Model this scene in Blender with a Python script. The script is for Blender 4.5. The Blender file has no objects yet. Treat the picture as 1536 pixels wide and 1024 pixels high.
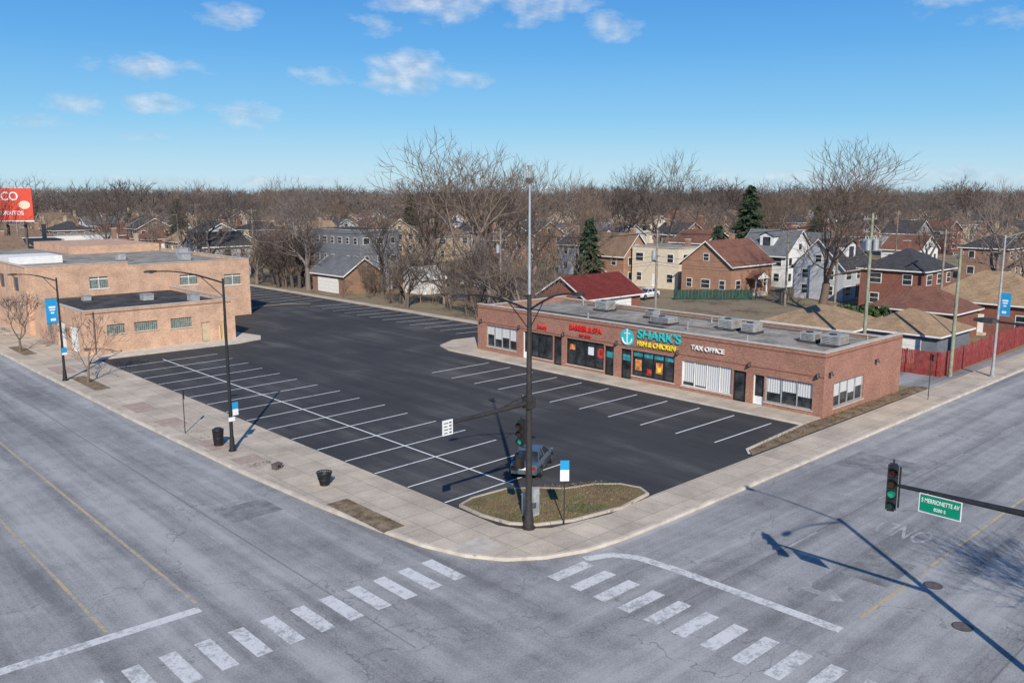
import bpy, bmesh, math, random
from mathutils import Vector, Matrix
rnd=random.Random(7)
sc=bpy.context.scene
col=bpy.context.collection
AZ=math.radians(47.0)
ca,sa=math.cos(AZ),math.sin(AZ)
def N(F,R):           # neighbourhood coordinates: F metres north-east, R metres south-east of the street corner
    return (F*ca+R*sa, F*sa-R*ca)
# ------------------------------------------------------------------ materials
MATS={}
def nd(nt,t,**k):
    n=nt.nodes.new(t)
    for a,b in k.items(): setattr(n,a,b)
    return n
def basemat(name,rough=.85,spec=.3,metal=0):
    m=bpy.data.materials.new(name);m.use_nodes=True
    nt=m.node_tree;b=nt.nodes['Principled BSDF']
    b.inputs['Roughness'].default_value=rough
    b.inputs['Specular IOR Level'].default_value=spec
    b.inputs['Metallic'].default_value=metal
    MATS[name]=m
    return m,nt,b
def noise(nt,vec,scale,detail=5,rough=.6):
    n=nd(nt,'ShaderNodeTexNoise');n.inputs['Scale'].default_value=scale;n.inputs['Detail'].default_value=detail;n.inputs['Roughness'].default_value=rough
    nt.links.new(vec,n.inputs['Vector']);return n.outputs['Fac']
def ramp(nt,fac,stops):
    r=nd(nt,'ShaderNodeValToRGB');e=r.color_ramp.elements
    while len(e)<len(stops): e.new(.5)
    for i,(p,c) in enumerate(stops):
        e[i].position=p;e[i].color=(*c,1) if len(c)==3 else c
    nt.links.new(fac,r.inputs[0]);return r.outputs[0]
def mix(nt,fac,a,b,mode='MIX'):
    m=nd(nt,'ShaderNodeMix',data_type='RGBA',blend_type=mode)
    for s,v in ((m.inputs[0],fac),(m.inputs[6],a),(m.inputs[7],b)):
        if isinstance(v,(int,float)): s.default_value=v
        elif isinstance(v,tuple): s.default_value=(*v,1)
        else: nt.links.new(v,s)
    return m.outputs[2]
def mth(nt,op,a,b=0.,c=None,clamp=False):
    m=nd(nt,'ShaderNodeMath',operation=op,use_clamp=clamp)
    for i,v in enumerate((a,b,c)):
        if v is None: continue
        if isinstance(v,(int,float)): m.inputs[i].default_value=v
        else: nt.links.new(v,m.inputs[i])
    return m.outputs[0]
def objv(nt,scale=None,kind='Object'):
    t=nd(nt,'ShaderNodeTexCoord').outputs[kind]
    if scale:
        mp=nd(nt,'ShaderNodeMapping');mp.inputs['Scale'].default_value=scale;nt.links.new(t,mp.inputs[0]);return mp.outputs[0]
    return t
def bump(nt,b,h,s=.3,d=.02):
    n=nd(nt,'ShaderNodeBump');n.inputs['Strength'].default_value=s;n.inputs['Distance'].default_value=d
    nt.links.new(h,n.inputs['Height']);nt.links.new(n.outputs[0],b.inputs['Normal'])
def flat(name,c,var=.25,scale=2.,rough=.8,spec=.3,metal=0,b2=0):
    m,nt,b=basemat(name,rough,spec,metal)
    v=objv(nt);n=noise(nt,v,scale,3)
    lo=tuple(x*(1-var) for x in c);hi=tuple(min(1,x*(1+var)) for x in c)
    nt.links.new(ramp(nt,n,[(.3,lo),(.7,hi)]),b.inputs['Base Color'])
    if b2: bump(nt,b,n,b2)
    return m
def plain(name,c,rough=.95):
    m,nt,b=basemat(name,rough,.1);oi=nd(nt,'ShaderNodeObjectInfo')
    nt.links.new(ramp(nt,oi.outputs['Random'],[(0,tuple(x*.72 for x in c)),(.5,c),(1,(c[0]*1.25,c[1]*1.15,c[2]*1.08))]),b.inputs['Base Color'])
def brickm(name,c1,c2,mortar,w=.21,h=.075,stain=.35):
    m,nt,b=basemat(name,.9,.2)
    uv=objv(nt,kind='UV')
    br=nd(nt,'ShaderNodeTexBrick');nt.links.new(uv,br.inputs['Vector'])
    br.inputs['Scale'].default_value=1;br.inputs['Brick Width'].default_value=w;br.inputs['Row Height'].default_value=h
    br.inputs['Mortar Size'].default_value=.008;br.inputs['Color1'].default_value=(*c1,1);br.inputs['Color2'].default_value=(*c2,1);br.inputs['Mortar'].default_value=(*mortar,1)
    br.inputs['Bias'].default_value=-.1
    n1=noise(nt,uv,.7,5);n2=noise(nt,uv,6,4,.7)
    c=mix(nt,ramp(nt,n2,[(.45,(0,0,0)),(.7,(.75,.75,.75))]),br.outputs['Color'],tuple(x*.5 for x in c1))
    c=mix(nt,stain,c,ramp(nt,n1,[(.3,(.5,.48,.46)),(.7,(1.25,1.2,1.15))]),'MULTIPLY')
    nt.links.new(c,b.inputs['Base Color']);bump(nt,b,br.outputs['Fac'],-.3,.01)
    return m
def road():
    m,nt,b=basemat('aged_street',.9,.2)
    g=objv(nt)
    sx=nd(nt,'ShaderNodeSeparateXYZ');nt.links.new(g,sx.inputs[0])
    mpa=nd(nt,'ShaderNodeMapping');mpa.inputs['Scale'].default_value=(.9,.035,1);nt.links.new(g,mpa.inputs[0])
    mpb=nd(nt,'ShaderNodeMapping');mpb.inputs['Scale'].default_value=(.035,.9,1);nt.links.new(g,mpb.inputs[0])
    na=noise(nt,mpa.outputs[0],1,5,.65);nb=noise(nt,mpb.outputs[0],1,5,.65)
    s=mth(nt,'SUBTRACT',sx.outputs[0],sx.outputs[1]);s=mth(nt,'MULTIPLY_ADD',s,.08,.5,clamp=True)
    mm=nd(nt,'ShaderNodeMix',data_type='FLOAT');nt.links.new(s,mm.inputs[0]);nt.links.new(na,mm.inputs[2]);nt.links.new(nb,mm.inputs[3])
    streak=mm.outputs[0]
    wa=mth(nt,'SINE',mth(nt,'MULTIPLY',sx.outputs[0],1.95));wb=mth(nt,'SINE',mth(nt,'MULTIPLY',sx.outputs[1],1.95))
    mw=nd(nt,'ShaderNodeMix',data_type='FLOAT');nt.links.new(s,mw.inputs[0]);nt.links.new(wa,mw.inputs[2]);nt.links.new(wb,mw.inputs[3])
    big=noise(nt,g,.10,4,.6);med=noise(nt,g,.9,6,.72);fine=noise(nt,g,14,3,.75)
    t=mth(nt,'MULTIPLY_ADD',mw.outputs[0],.035,mth(nt,'MULTIPLY',streak,.48))
    t=mth(nt,'ADD',t,mth(nt,'MULTIPLY',big,.3));t=mth(nt,'ADD',t,mth(nt,'MULTIPLY',med,.22))
    t=mth(nt,'ADD',t,mth(nt,'MULTIPLY_ADD',fine,.36,-.18))
    c=ramp(nt,t,[(.38,(.165,.163,.163)),(.5,(.285,.280,.275)),(.61,(.40,.392,.38))])
    vo=nd(nt,'ShaderNodeTexVoronoi',feature='DISTANCE_TO_EDGE');vo.inputs['Scale'].default_value=.13
    wv=nd(nt,'ShaderNodeVectorMath',operation='ADD');nz=nd(nt,'ShaderNodeTexNoise');nz.inputs['Scale'].default_value=.7;nz.inputs['Detail'].default_value=5;nt.links.new(g,nz.inputs['Vector'])
    ns=nd(nt,'ShaderNodeVectorMath',operation='SCALE');ns.inputs['Scale'].default_value=2.6;nt.links.new(nz.outputs['Color'],ns.inputs[0])
    nt.links.new(g,wv.inputs[0]);nt.links.new(ns.outputs[0],wv.inputs[1]);nt.links.new(wv.outputs[0],vo.inputs['Vector'])
    cr=mth(nt,'LESS_THAN',vo.outputs['Distance'],.003)
    c=mix(nt,mth(nt,'MULTIPLY',cr,mth(nt,'MULTIPLY',big,.9)),c,(.12,.12,.12))
    jt=None
    for out,off in ((0,5.3),(0,16.6),(1,8.3),(1,18.4)):
        dd=mth(nt,'ABSOLUTE',mth(nt,'SUBTRACT',sx.outputs[out],off));l=mth(nt,'LESS_THAN',dd,.035);gate=mth(nt,'GREATER_THAN',s,.99) if out else mth(nt,'LESS_THAN',s,.01)
        l=mth(nt,'MULTIPLY',l,gate);jt=l if jt is None else mth(nt,'MAXIMUM',jt,l)
    c=mix(nt,mth(nt,'MULTIPLY',jt,mth(nt,'MULTIPLY',med,1.2)),c,(.13,.13,.13))
    nt.links.new(c,b.inputs['Base Color']);bump(nt,b,fine,.3,.01)
road()
def lotm():
    m,nt,b=basemat('fresh_asphalt',.85,.25)
    g=objv(nt);big=noise(nt,g,.12,5,.6);fine=noise(nt,g,14,3,.75)
    mp=objv(nt,(1,.10,1));st=noise(nt,mp,.6,5,.65)
    t=mth(nt,'ADD',mth(nt,'MULTIPLY',big,.5),mth(nt,'MULTIPLY',st,.5));t=mth(nt,'ADD',t,mth(nt,'MULTIPLY_ADD',fine,.34,-.17))
    c=ramp(nt,t,[(.36,(.040,.039,.039)),(.52,(.058,.056,.055)),(.66,(.115,.108,.10))])
    sp=noise(nt,g,.75,3,.5);c=mix(nt,ramp(nt,sp,[(.68,(0,0,0)),(.76,(.5,.5,.5))]),c,(.025,.024,.024))
    nt.links.new(c,b.inputs['Base Color']);bump(nt,b,fine,.4,.01)
lotm()
def sidewalkm():
    m,nt,b=basemat('sidewalk_concrete',.9,.2)
    g=objv(nt);br=nd(nt,'ShaderNodeTexBrick',offset=0.);nt.links.new(g,br.inputs['Vector'])
    br.inputs['Scale'].default_value=1;br.inputs['Brick Width'].default_value=1.55;br.inputs['Row Height'].default_value=1.55;br.inputs['Mortar Size'].default_value=.02
    br.inputs['Color1'].default_value=(.60,.505,.395,1);br.inputs['Color2'].default_value=(.50,.43,.345,1);br.inputs['Mortar'].default_value=(.33,.29,.24,1)
    n=noise(nt,g,.4,6,.65);f=noise(nt,g,12,3,.7)
    c=mix(nt,.7,br.outputs['Color'],ramp(nt,n,[(.3,(.56,.54,.52)),(.7,(1.15,1.13,1.1))]),'MULTIPLY')
    c=mix(nt,.5,c,ramp(nt,f,[(.3,(.7,.7,.7)),(.7,(1.2,1.2,1.2))]),'MULTIPLY')
    nt.links.new(c,b.inputs['Base Color'])
sidewalkm()
def soilm(name,cs,scale):
    m,nt,b=basemat(name,.95,.1)
    g=objv(nt);n=noise(nt,g,scale,6,.7);f=noise(nt,g,scale*9,3,.7)
    t=mth(nt,'ADD',mth(nt,'MULTIPLY',n,.7),mth(nt,'MULTIPLY',f,.3))
    nt.links.new(ramp(nt,t,[(.38,cs[0]),(.5,cs[1]),(.62,cs[2])]),b.inputs['Base Color']);bump(nt,b,f,.7,.05)
soilm('dry_ground',[(.13,.10,.065),(.25,.195,.135),(.22,.20,.11)],.12)
soilm('dry_soil',[(.11,.075,.045),(.22,.16,.10),(.32,.25,.18)],1.3)
soilm('road_patch',[(.15,.15,.15),(.22,.218,.215),(.31,.305,.30)],1.1)
soilm('thin_lawn',[(.14,.095,.055),(.20,.145,.08),(.14,.15,.055)],.9)
soilm('roof_gravel',[(.15,.14,.125),(.29,.26,.22),(.40,.36,.31)],.4)
soilm('roof_tar',[(.035,.035,.038),(.065,.065,.068),(.12,.115,.11)],.5)
def paint(name,c,under,wear):
    m,nt,b=basemat(name,.75,.2)
    g=objv(nt);n=noise(nt,g,3.5,7,.8);big=noise(nt,g,.35,3)
    t=mth(nt,'ADD',mth(nt,'MULTIPLY',n,.75),mth(nt,'MULTIPLY',big,.25))
    nt.links.new(ramp(nt,t,[(wear,under),(wear+.10,c)]),b.inputs['Base Color'])
paint('worn_white_paint',(.62,.61,.59),(.34,.335,.33),.42)
paint('faded_white_paint',(.45,.445,.44),(.29,.285,.28),.48)
paint('lot_white_paint',(.8,.8,.78),(.2,.2,.2),.34)
paint('worn_yellow_paint',(.50,.38,.20),(.31,.30,.275),.45)
paint('yellow_paint',(.6,.47,.2),(.3,.26,.16),.35)
brickm('red_brick',(.42,.185,.125),(.29,.12,.082),(.38,.30,.25))
brickm('dark_red_brick',(.29,.10,.068),(.19,.07,.05),(.28,.2,.17))
brickm('tan_brick',(.66,.42,.29),(.58,.36,.245),(.55,.41,.31),stain=.55)
brickm('brown_brick',(.33,.19,.13),(.24,.13,.09),(.33,.26,.2))
brickm('house_brick',(.42,.22,.14),(.33,.16,.10),(.38,.3,.23))
brickm('yellow_brick',(.55,.42,.28),(.47,.34,.23),(.45,.4,.32))
def shingle(name,c):
    brickm(name,c,tuple(x*.72 for x in c),tuple(x*.5 for x in c),.33,.15,.5)
shingle('brown_shingle',(.27,.185,.13));shingle('tan_shingle',(.42,.29,.18));shingle('grey_shingle',(.19,.20,.215));shingle('dark_shingle',(.075,.077,.085));shingle('red_shingle',(.20,.04,.035));shingle('rust_shingle',(.24,.115,.085));shingle('white_shingle',(.65,.65,.66))
flat('coping',(.50,.44,.37),.15);flat('white_trim',(.76,.74,.70),.08);flat('cream',(.66,.57,.44),.1);flat('siding_grey',(.42,.43,.45),.1);flat('siding_white',(.72,.71,.69),.08);flat('siding_slate',(.17,.18,.2),.15)
flat('black_metal',(.02,.02,.022),.3,4,.45,.5);flat('brown_metal',(.035,.03,.028),.35,5,.6,.4);flat('galvanized',(.46,.47,.48),.15,3,.45,.5,.5)
flat('hvac_metal',(.33,.335,.335),.25,3,.55,.4);flat('wood_pole',(.26,.22,.18),.3,2);flat('treated_pole',(.25,.26,.18),.3,2);flat('wire',(.05,.05,.05),.1)
flat('red_fence',(.27,.05,.045),.35,2.5);flat('concrete',(.56,.49,.40),.2,1.2,.9,.2,0,.2);flat('paver',(.40,.29,.235),.2,2)
flat('door_tan',(.5,.4,.26),.1);flat('door_black',(.02,.02,.022),.2,3,.4);flat('rubber',(.02,.02,.02),.1,5,.9)
plain('bark',(.165,.135,.115));plain('bark_warm',(.20,.145,.11));plain('bark_dark',(.11,.09,.08));plain('bark_grey',(.19,.16,.145))
flat('pine',(.04,.065,.035),.5,.8,.8,.2);flat('hedge',(.06,.095,.035),.5,2.,.8,.2);flat('green_screen',(.02,.06,.045),.3,2)
flat('red_letters',(.65,.02,.02),.05);flat('cyan_letters',(.02,.50,.52),.05);flat('yellow_letters',(.85,.7,.04),.05);flat('white_letters',(.78,.78,.76),.04);flat('sign_green',(.0,.24,.13),.05,2,.4);flat('sign_blue',(.02,.28,.55),.08,2,.4);flat('sign_white',(.72,.72,.72),.05,2,.4);flat('billboard_red',(.62,.08,.05),.08)
flat('poster_orange',(.55,.22,.07),.8,3.);flat('poster_red',(.45,.04,.03),.8,3.);flat('poster_teal',(.04,.25,.28),.5,3.)
flat('car_paint',(.13,.18,.21),.06,2,.28,.6,.55);flat('white_car',(.68,.68,.68),.05,2,.3,.6);flat('chrome',(.6,.6,.6),.1,2,.25,.6,.9);flat('lamp_glass',(.6,.6,.56),.05,2,.2,.6)
flat('lens_red',(.05,.008,.006),.1,5,.35,.5);flat('lens_amber',(.05,.03,.006),.1,5,.35,.5);flat('rust_iron',(.12,.10,.09),.3,5,.7)
flat('lens_off',(.015,.04,.03),.1,5,.35,.5);flat('tail_lens',(.3,.02,.015),.1,5,.3,.5)
m,nt,b=basemat('lens_green',.3,.5);b.inputs['Base Color'].default_value=(0,.2,.13,1);b.inputs['Emission Color'].default_value=(.03,.7,.42,1);b.inputs['Emission Strength'].default_value=.25
m,nt,b=basemat('window_glass',.07,.6);v=objv(nt);nt.links.new(ramp(nt,noise(nt,v,1.2,3),[(.35,(.012,.015,.018)),(.7,(.06,.068,.075))]),b.inputs['Base Color'])
m,nt,b=basemat('glass_block',.35,.5);uv=objv(nt,kind='UV');br=nd(nt,'ShaderNodeTexBrick',offset=0.);nt.links.new(uv,br.inputs['Vector']);br.inputs['Scale'].default_value=1;br.inputs['Brick Width'].default_value=.2;br.inputs['Row Height'].default_value=.2;br.inputs['Mortar Size'].default_value=.015;br.inputs['Color1'].default_value=(.11,.19,.16,1);br.inputs['Color2'].default_value=(.03,.06,.06,1);br.inputs['Mortar'].default_value=(.5,.45,.38,1);nt.links.new(br.outputs['Color'],b.inputs['Base Color'])
m,nt,b=basemat('blinds',.8,.2);uv=objv(nt,kind='UV');wv=nd(nt,'ShaderNodeTexWave');wv.inputs['Scale'].default_value=1.6;wv.inputs['Distortion'].default_value=1.6;nt.links.new(uv,wv.inputs[0]);nt.links.new(ramp(nt,wv.outputs['Fac'],[(.1,(.36,.37,.38)),(.6,(.66,.66,.65))]),b.inputs['Base Color'])
# ------------------------------------------------------------------ builder
class B:
    def __init__(s): s.p={};s.cur='body'
    def part(s,n): s.cur=n;return s
    def _g(s): return s.p.setdefault(s.cur,[[],[],[],[]])
    def face(s,pts,m,smooth=False):
        g=s._g();i=len(g[0]);g[0].extend([tuple(q) for q in pts]);g[1].append(list(range(i,i+len(pts))));g[2].append(m);g[3].append(smooth)
    def mesh(s,vs,fs,m,smooth=False):
        g=s._g();i=len(g[0]);g[0].extend([tuple(q) for q in vs])
        for f in fs: g[1].append([i+k for k in f]);g[2].append(m);g[3].append(smooth)
    def box(s,x0,x1,y0,y1,z0,z1,m):
        if x0>x1:x0,x1=x1,x0
        if y0>y1:y0,y1=y1,y0
        v=[(x,y,z) for z in(z0,z1) for y in(y0,y1) for x in(x0,x1)]
        s.mesh(v,[(0,2,3,1),(4,5,7,6),(0,1,5,4),(2,6,7,3),(0,4,6,2),(1,3,7,5)],m)
    def tube(s,path,rad,m,n=8,cap=True,smooth=True):
        path=[Vector(q) for q in path]
        if not isinstance(rad,(list,tuple)): rad=[rad]*len(path)
        vs=[];fs=[]
        for i,p in enumerate(path):
            d=(path[min(i+1,len(path)-1)]-path[max(i-1,0)]).normalized()
            a=d.orthogonal().normalized() if abs(d.z)<.95 else Vector((1,0,0));a=(a-d*a.dot(d)).normalized();b_=d.cross(a)
            if i and abs(d.z)<.95:
                a=(pa-d*pa.dot(d)).normalized();b_=d.cross(a)
            pa=a
            for k in range(n):
                t=2*math.pi*k/n;vs.append(p+(a*math.cos(t)+b_*math.sin(t))*rad[i])
        for i in range(len(path)-1):
            for k in range(n):
                fs.append((i*n+k,i*n+(k+1)%n,(i+1)*n+(k+1)%n,(i+1)*n+k))
        s.mesh(vs,fs,m,smooth)
        if cap:
            s.face(vs[:n][::-1],m);s.face(vs[-n:],m)
    def prism(s,poly,z0,z1,m,mside=None,bottom=False):
        n=len(poly);s.face([(x,y,z1) for x,y in poly],m)
        for i in range(n):
            a=poly[i];b_=poly[(i+1)%n];s.face([(*a,z0),(*b_,z0),(*b_,z1),(*a,z1)],mside or m)
    def ribbon(s,path,w,z,m,z0=None):
        L=[];Rr=[]
        for i,p in enumerate(path):
            a=Vector(path[max(i-1,0)][:2]);c=Vector(path[min(i+1,len(path)-1)][:2]);d=(c-a).normalized();n=Vector((-d.y,d.x))*w/2;p=Vector(p[:2])
            L.append(p+n);Rr.append(p-n)
        for i in range(len(path)-1):
            s.face([(*Rr[i],z),(*Rr[i+1],z),(*L[i+1],z),(*L[i],z)],m)
            if z0 is not None:
                s.face([(*Rr[i],z0),(*Rr[i+1],z0),(*Rr[i+1],z),(*Rr[i],z)],m);s.face([(*L[i+1],z0),(*L[i],z0),(*L[i],z),(*L[i+1],z)],m)
    def build(s,name,loc=(0,0,0),rot=0,parts=None,bevel=0):
        M=Matrix.Translation(loc)@Matrix.Rotation(rot,4,'Z')
        multi=len(s.p)>1 or parts
        if multi:
            root=bpy.data.objects.new(name,None);root.matrix_world=M;col.objects.link(root);root.empty_display_size=.3
        for pn,(vs,fs,ms,sm) in s.p.items():
            me=bpy.data.meshes.new(pn if multi else name);me.from_pydata(vs,[],fs)
            names=[];[names.append(x) for x in ms if x not in names]
            for x in names: me.materials.append(MATS[x])
            me.polygons.foreach_set('material_index',[names.index(x) for x in ms]);me.polygons.foreach_set('use_smooth',sm)
            uv=me.uv_layers.new(name='UVMap').data
            for pl in me.polygons:
                n=pl.normal;h=math.hypot(n.x,n.y)
                if abs(n.z)>.9:
                    for li in pl.loop_indices:
                        c=me.vertices[me.loops[li].vertex_index].co;uv[li].uv=(c.x,c.y)
                else:
                    tx,ty=(-n.y/max(h,1e-6),n.x/max(h,1e-6));k=1/max(h,.3)
                    for li in pl.loop_indices:
                        c=me.vertices[me.loops[li].vertex_index].co;uv[li].uv=(c.x*tx+c.y*ty,c.z*k)
            me.update()
            o=bpy.data.objects.new(pn if multi else name,me);col.objects.link(o)
            if multi: o.parent=root
            else: o.matrix_world=M;root=o
            if bevel:
                bv=o.modifiers.new('b','BEVEL');bv.width=bevel;bv.segments=2;bv.limit_method='ANGLE'
        return root
def text(parent,name,body,size,origin,xa,ya,m,depth=.02,sx=1.):
    c=bpy.data.curves.new(name,'FONT');c.body=body;c.size=size;c.extrude=depth;c.align_x='CENTER';c.align_y='CENTER';c.materials.append(MATS[m]);c.offset=size*.012
    o=bpy.data.objects.new(name,c);col.objects.link(o)
    x=Vector(xa);y=Vector(ya);z=x.cross(y)
    M=Matrix((x,y,z)).transposed().to_4x4();M.translation=origin
    o.matrix_world=M@Matrix.Diagonal((sx,1,1,1))
    if parent:
        o.parent=parent;o.matrix_parent_inverse=parent.matrix_world.inverted()
    return o
# ------------------------------------------------------------------ ground, roads
Z=-.13
b=B();b.face([(-3000,-3000,-.16),(5000,-3000,-.16),(5000,5000,-.16),(-3000,5000,-.16)],'dry_ground');b.build('ground')
def rect(b,x0,x1,y0,y1,z,m): b.face([(x0,y0,z),(x1,y0,z),(x1,y1,z),(x0,y1,z)],m)
b=B();b.part('surface');b.face([(-8,-80,Z),(24,-80,Z),(24,3.6,Z),(420,3.6,Z),(420,28,Z),(30,28,Z),(30,30,Z),(24,34,Z),(24,420,Z),(-8,420,Z)],'aged_street')
b.part('repair_patch')
for x0,x1,y0,y1 in((33.2,36.2,13.6,15.6),(47,50.5,18.9,22.8),(6.2,7.6,49,55),(17.2,19.8,38,40.2),(61,70,14,16.5)): rect(b,x0,x1,y0,y1,Z+.004,'road_patch')
b.build('road')
outer=[(20.2,260),(20.4,82),(20.6,60),(20.9,45),(21.3,37),(21.7,32.5),(22.1,29.6),(22.8,27.4),(23.8,25.9),(25.2,24.9),(27,24.2),(29,23.95),(33,23.9),(40,23.95),(66,24.2),(260,25.2)]
inn=[(26,260),(26,82),(26,28.8),(26.5,27.8),(27.6,26.9),(31,26.2),(34.8,26.45),(66.5,26.7),(260,27.6)]
b=B();b.part('slab').prism(outer+inn[::-1],-.17,.02,'sidewalk_concrete')
b.part('kerb');b.ribbon([(p[0]+.0,p[1]) for p in outer],.18,.026,'concrete',-.17)
b.part('tree_pit')
for y0,y1 in ((31.8,36.8),(71.5,78),(92,98)): rect(b,21.55,22.75,y0,y1,.028,'dry_soil')
b.part('paver_strip')
for y0,y1 in ((45.8,47.2),(49.5,52),(57,59),(62,65),(80,84)): rect(b,21.3,22.9,y0,y1,.025,'paver')
b.part('tactile_ramp');rect(b,22.9,24.6,26.9,28.4,.025,'coping')
b.build('sidewalk')
b=B();rng=random.Random(5)
for i in range(520):
    pit=rng.choice(((31.8,36.8),(71.5,78),(44.9,45.5),(52,57)));x=rng.uniform(21.5,22.9);y=rng.uniform(*pit);q=rng.uniform(.03,.09);a=rng.uniform(0,6.28)
    b.face([(x,y,.03),(x+q*math.cos(a),y+q*math.sin(a),.032),(x+q*math.sin(a),y-q*math.cos(a)*.6,.04)],rng.choice(['dry_soil','rust_iron','thin_lawn']))
b.build('leaf_litter')
lot=[(26,28.8),(26.5,27.8),(27.6,26.9),(31,26.2),(34.8,26.45),(66.5,26.7),(66.5,150),(26,150)]
b=B();b.prism(lot,-.17,0,'fresh_asphalt')
b.build('parking_lot')
b=B();
def line(p,q,w,z,m): b.ribbon([p,q],w,z,m)
zl=.004
line((30.5,32.6),(30.6,81),.11,zl+.004,'lot_white_paint')
for i in range(16):
    y=33+i*3.12;line((26.1,y+rnd.uniform(-.06,.06)),(35.6+rnd.uniform(-.15,.15),y+.35),.1,zl,'lot_white_paint')
for i in range(11):
    y=29.8+i*2.9;line((45.2+rnd.uniform(-.15,.15),y),(51.9,y),.1,zl,'lot_white_paint')
for i in range(12):
    y=72.8+i*2.85;line((60.3,y+1.0),(66,y),.1,zl,'lot_white_paint')
for i in range(10):
    y=110.5+i*3;line((58.5,y),(65.5,y+.4),.1,zl,'lot_white_paint')
b.part('yellow_edge');b.ribbon([(51.5,105),(53,109),(56,110.5),(59.5,110),(62,108.2)],.35,zl,'yellow_paint')
b.build('parking_marking')
b=B()
zr=Z+.008
for i in range(16):
    x=3.9+i*1.24
    if x<22: b.face([(x-.3,25.9,zr),(x+.3,25.9,zr),(x+.3,28.2,zr),(x-.3,28.2,zr)],'worn_white_paint')
for i in range(14):
    y=23.3-i*1.25;rect(b,24.0,26.2,y-.3,y+.3,zr,'worn_white_paint')
b.ribbon([(26.4,23.7),(27.6,23.2),(28.2,22.2),(28.4,20.5),(28.6,13.2)],.5,zr,'worn_white_paint')
b.ribbon([(2,31),(12.3,30.6)],.5,zr,'worn_white_paint')
b.ribbon([(9.1,31.2),(8.7,300)],.15,zr,'worn_yellow_paint');b.ribbon([(12.4,31.2),(12.5,120)],.15,zr,'worn_yellow_paint')
b.ribbon([(29.8,13.15),(90,13.5),(300,15)],.14,zr,'worn_yellow_paint');
for i in range(14):
    y=36+i*9;rect(b,15.6,15.72,y,y+2.6,zr,'faded_white_paint')
for i in range(10):
    x=34+i*9;rect(b,x,x+2.6,18.3,18.42,zr,'faded_white_paint')
ar=[(30.6,15.7),(33.4,15.7),(33.4,16.05),(31.4,16.05),(31.0,16.3),(31.0,16.8),(31.5,16.8),(30.8,17.8),(30.1,16.8),(30.6,16.8)]
b.face([(x,31.9-y,zr) for x,y in ar][::-1],'faded_white_paint')
r=b.build('road_marking')
r2=text(None,'lane_marking_word','ONLY',1.0,(39.6,15.7,zr),(0,1,0),(-1,0,0),'faded_white_paint',0,1.15);r2.scale=(1.0,2.4,1)
for x,y in ((34.8,12.4),(32.1,10.3)):
    b=B();b.tube([(0,0,-.02),(0,0,.012)],.32,'rust_iron',20);b.tube([(0,0,.0),(0,0,.008)],.37,'roof_tar',20);b.build('manhole_cover',(x,y,Z))
isl=[(26.3,32.0),(27.4,32.35),(29.6,32.2),(30.9,31.2),(31.9,30.1),(33.6,29.5),(34.6,28.6),(34.9,27.5),(34.5,26.65),(32,26.3),(29,26.8),(27.3,27.6),(26.5,28.6),(26.2,30.3)]
b=B();b.part('soil').prism(isl,-.02,.09,'thin_lawn');b.part('kerb').ribbon(isl+[isl[0],],.14,.12,'sidewalk_concrete',-.02);b.build('corner_island')
b=B();rng=random.Random(3)
for i in range(5200):
    x=rng.uniform(26.5,34.5);y=rng.uniform(26.8,32)
    if y>32.2-(x-29.5)*.55 and x>29.5: continue
    if y<28.6-(x-26.5)*.8: continue
    h=rng.uniform(.03,.12);a=rng.uniform(0,6.28);g_='hedge' if math.sin(x*1.7)+math.cos(y*2.1+x)>.9 else rng.choice(['thin_lawn','dry_soil','dry_soil']);b.face([(x,y,.09),(x+.04*math.cos(a),y+.04*math.sin(a),.09),(x+.05*math.sin(a),y,.09+h)],g_)
b.build('dry_grass')
b=B();b.part('soil').prism([(44.6,26.75),(70.8,26.9),(70.8,28.0),(53.2,28.0),(45.2,27.3)],-.02,.05,'dry_soil')
b.part('kerb').ribbon([(44.4,26.8),(45.2,27.5),(53.0,28.1)],.15,.09,'concrete',-.02);b.build('planting_strip')
b=B()
for i in range(1500):
    x=rng.uniform(46,70.6);y=rng.uniform(26.95,27.95);h=rng.uniform(.04,.2)
    b.face([(x,y,.05),(x+.06,y+.02,.05),(x+.05*rng.random(),y,.05+h)],rng.choice(['thin_lawn','dry_soil','dry_soil']))
b.build('dry_grass')
walk=[(53,28.1),(55.7,28.1),(55.7,64.5),(66,64.5),(66.3,67),(62,69.5),(57,70.2),(54.2,68.6),(53.2,66.2)]
b=B();b.part('slab').prism(walk,-.02,.1,'sidewalk_concrete');b.part('kerb').ribbon([(53,28.1),(53.0,45),(53.15,66.2),(54.1,68.7),(57,70.3),(62,69.7),(66.3,67.2)],.14,.115,'concrete',-.02);b.build('walkway')
b=B();b.prism([(26,84.6),(40,84.2),(42.6,85),(43.6,87),(43,90),(40,104),(26,104)],-.02,.08,'concrete');b.build('pavement')
b=B();b.prism([(66.5,68),(67.9,68),(67.9,150),(66.5,150)],-.1,.06,'sidewalk_concrete');b.build('pavement')
b=B();b.prism([(70.9,27.2),(76,27.2),(76,72),(70.9,72)],-.17,-.06,'aged_street');b.prism([(76.6,72),(81,72),(81,150),(76.6,150)],-.17,-.08,'dry_soil');b.build('alley')
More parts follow.
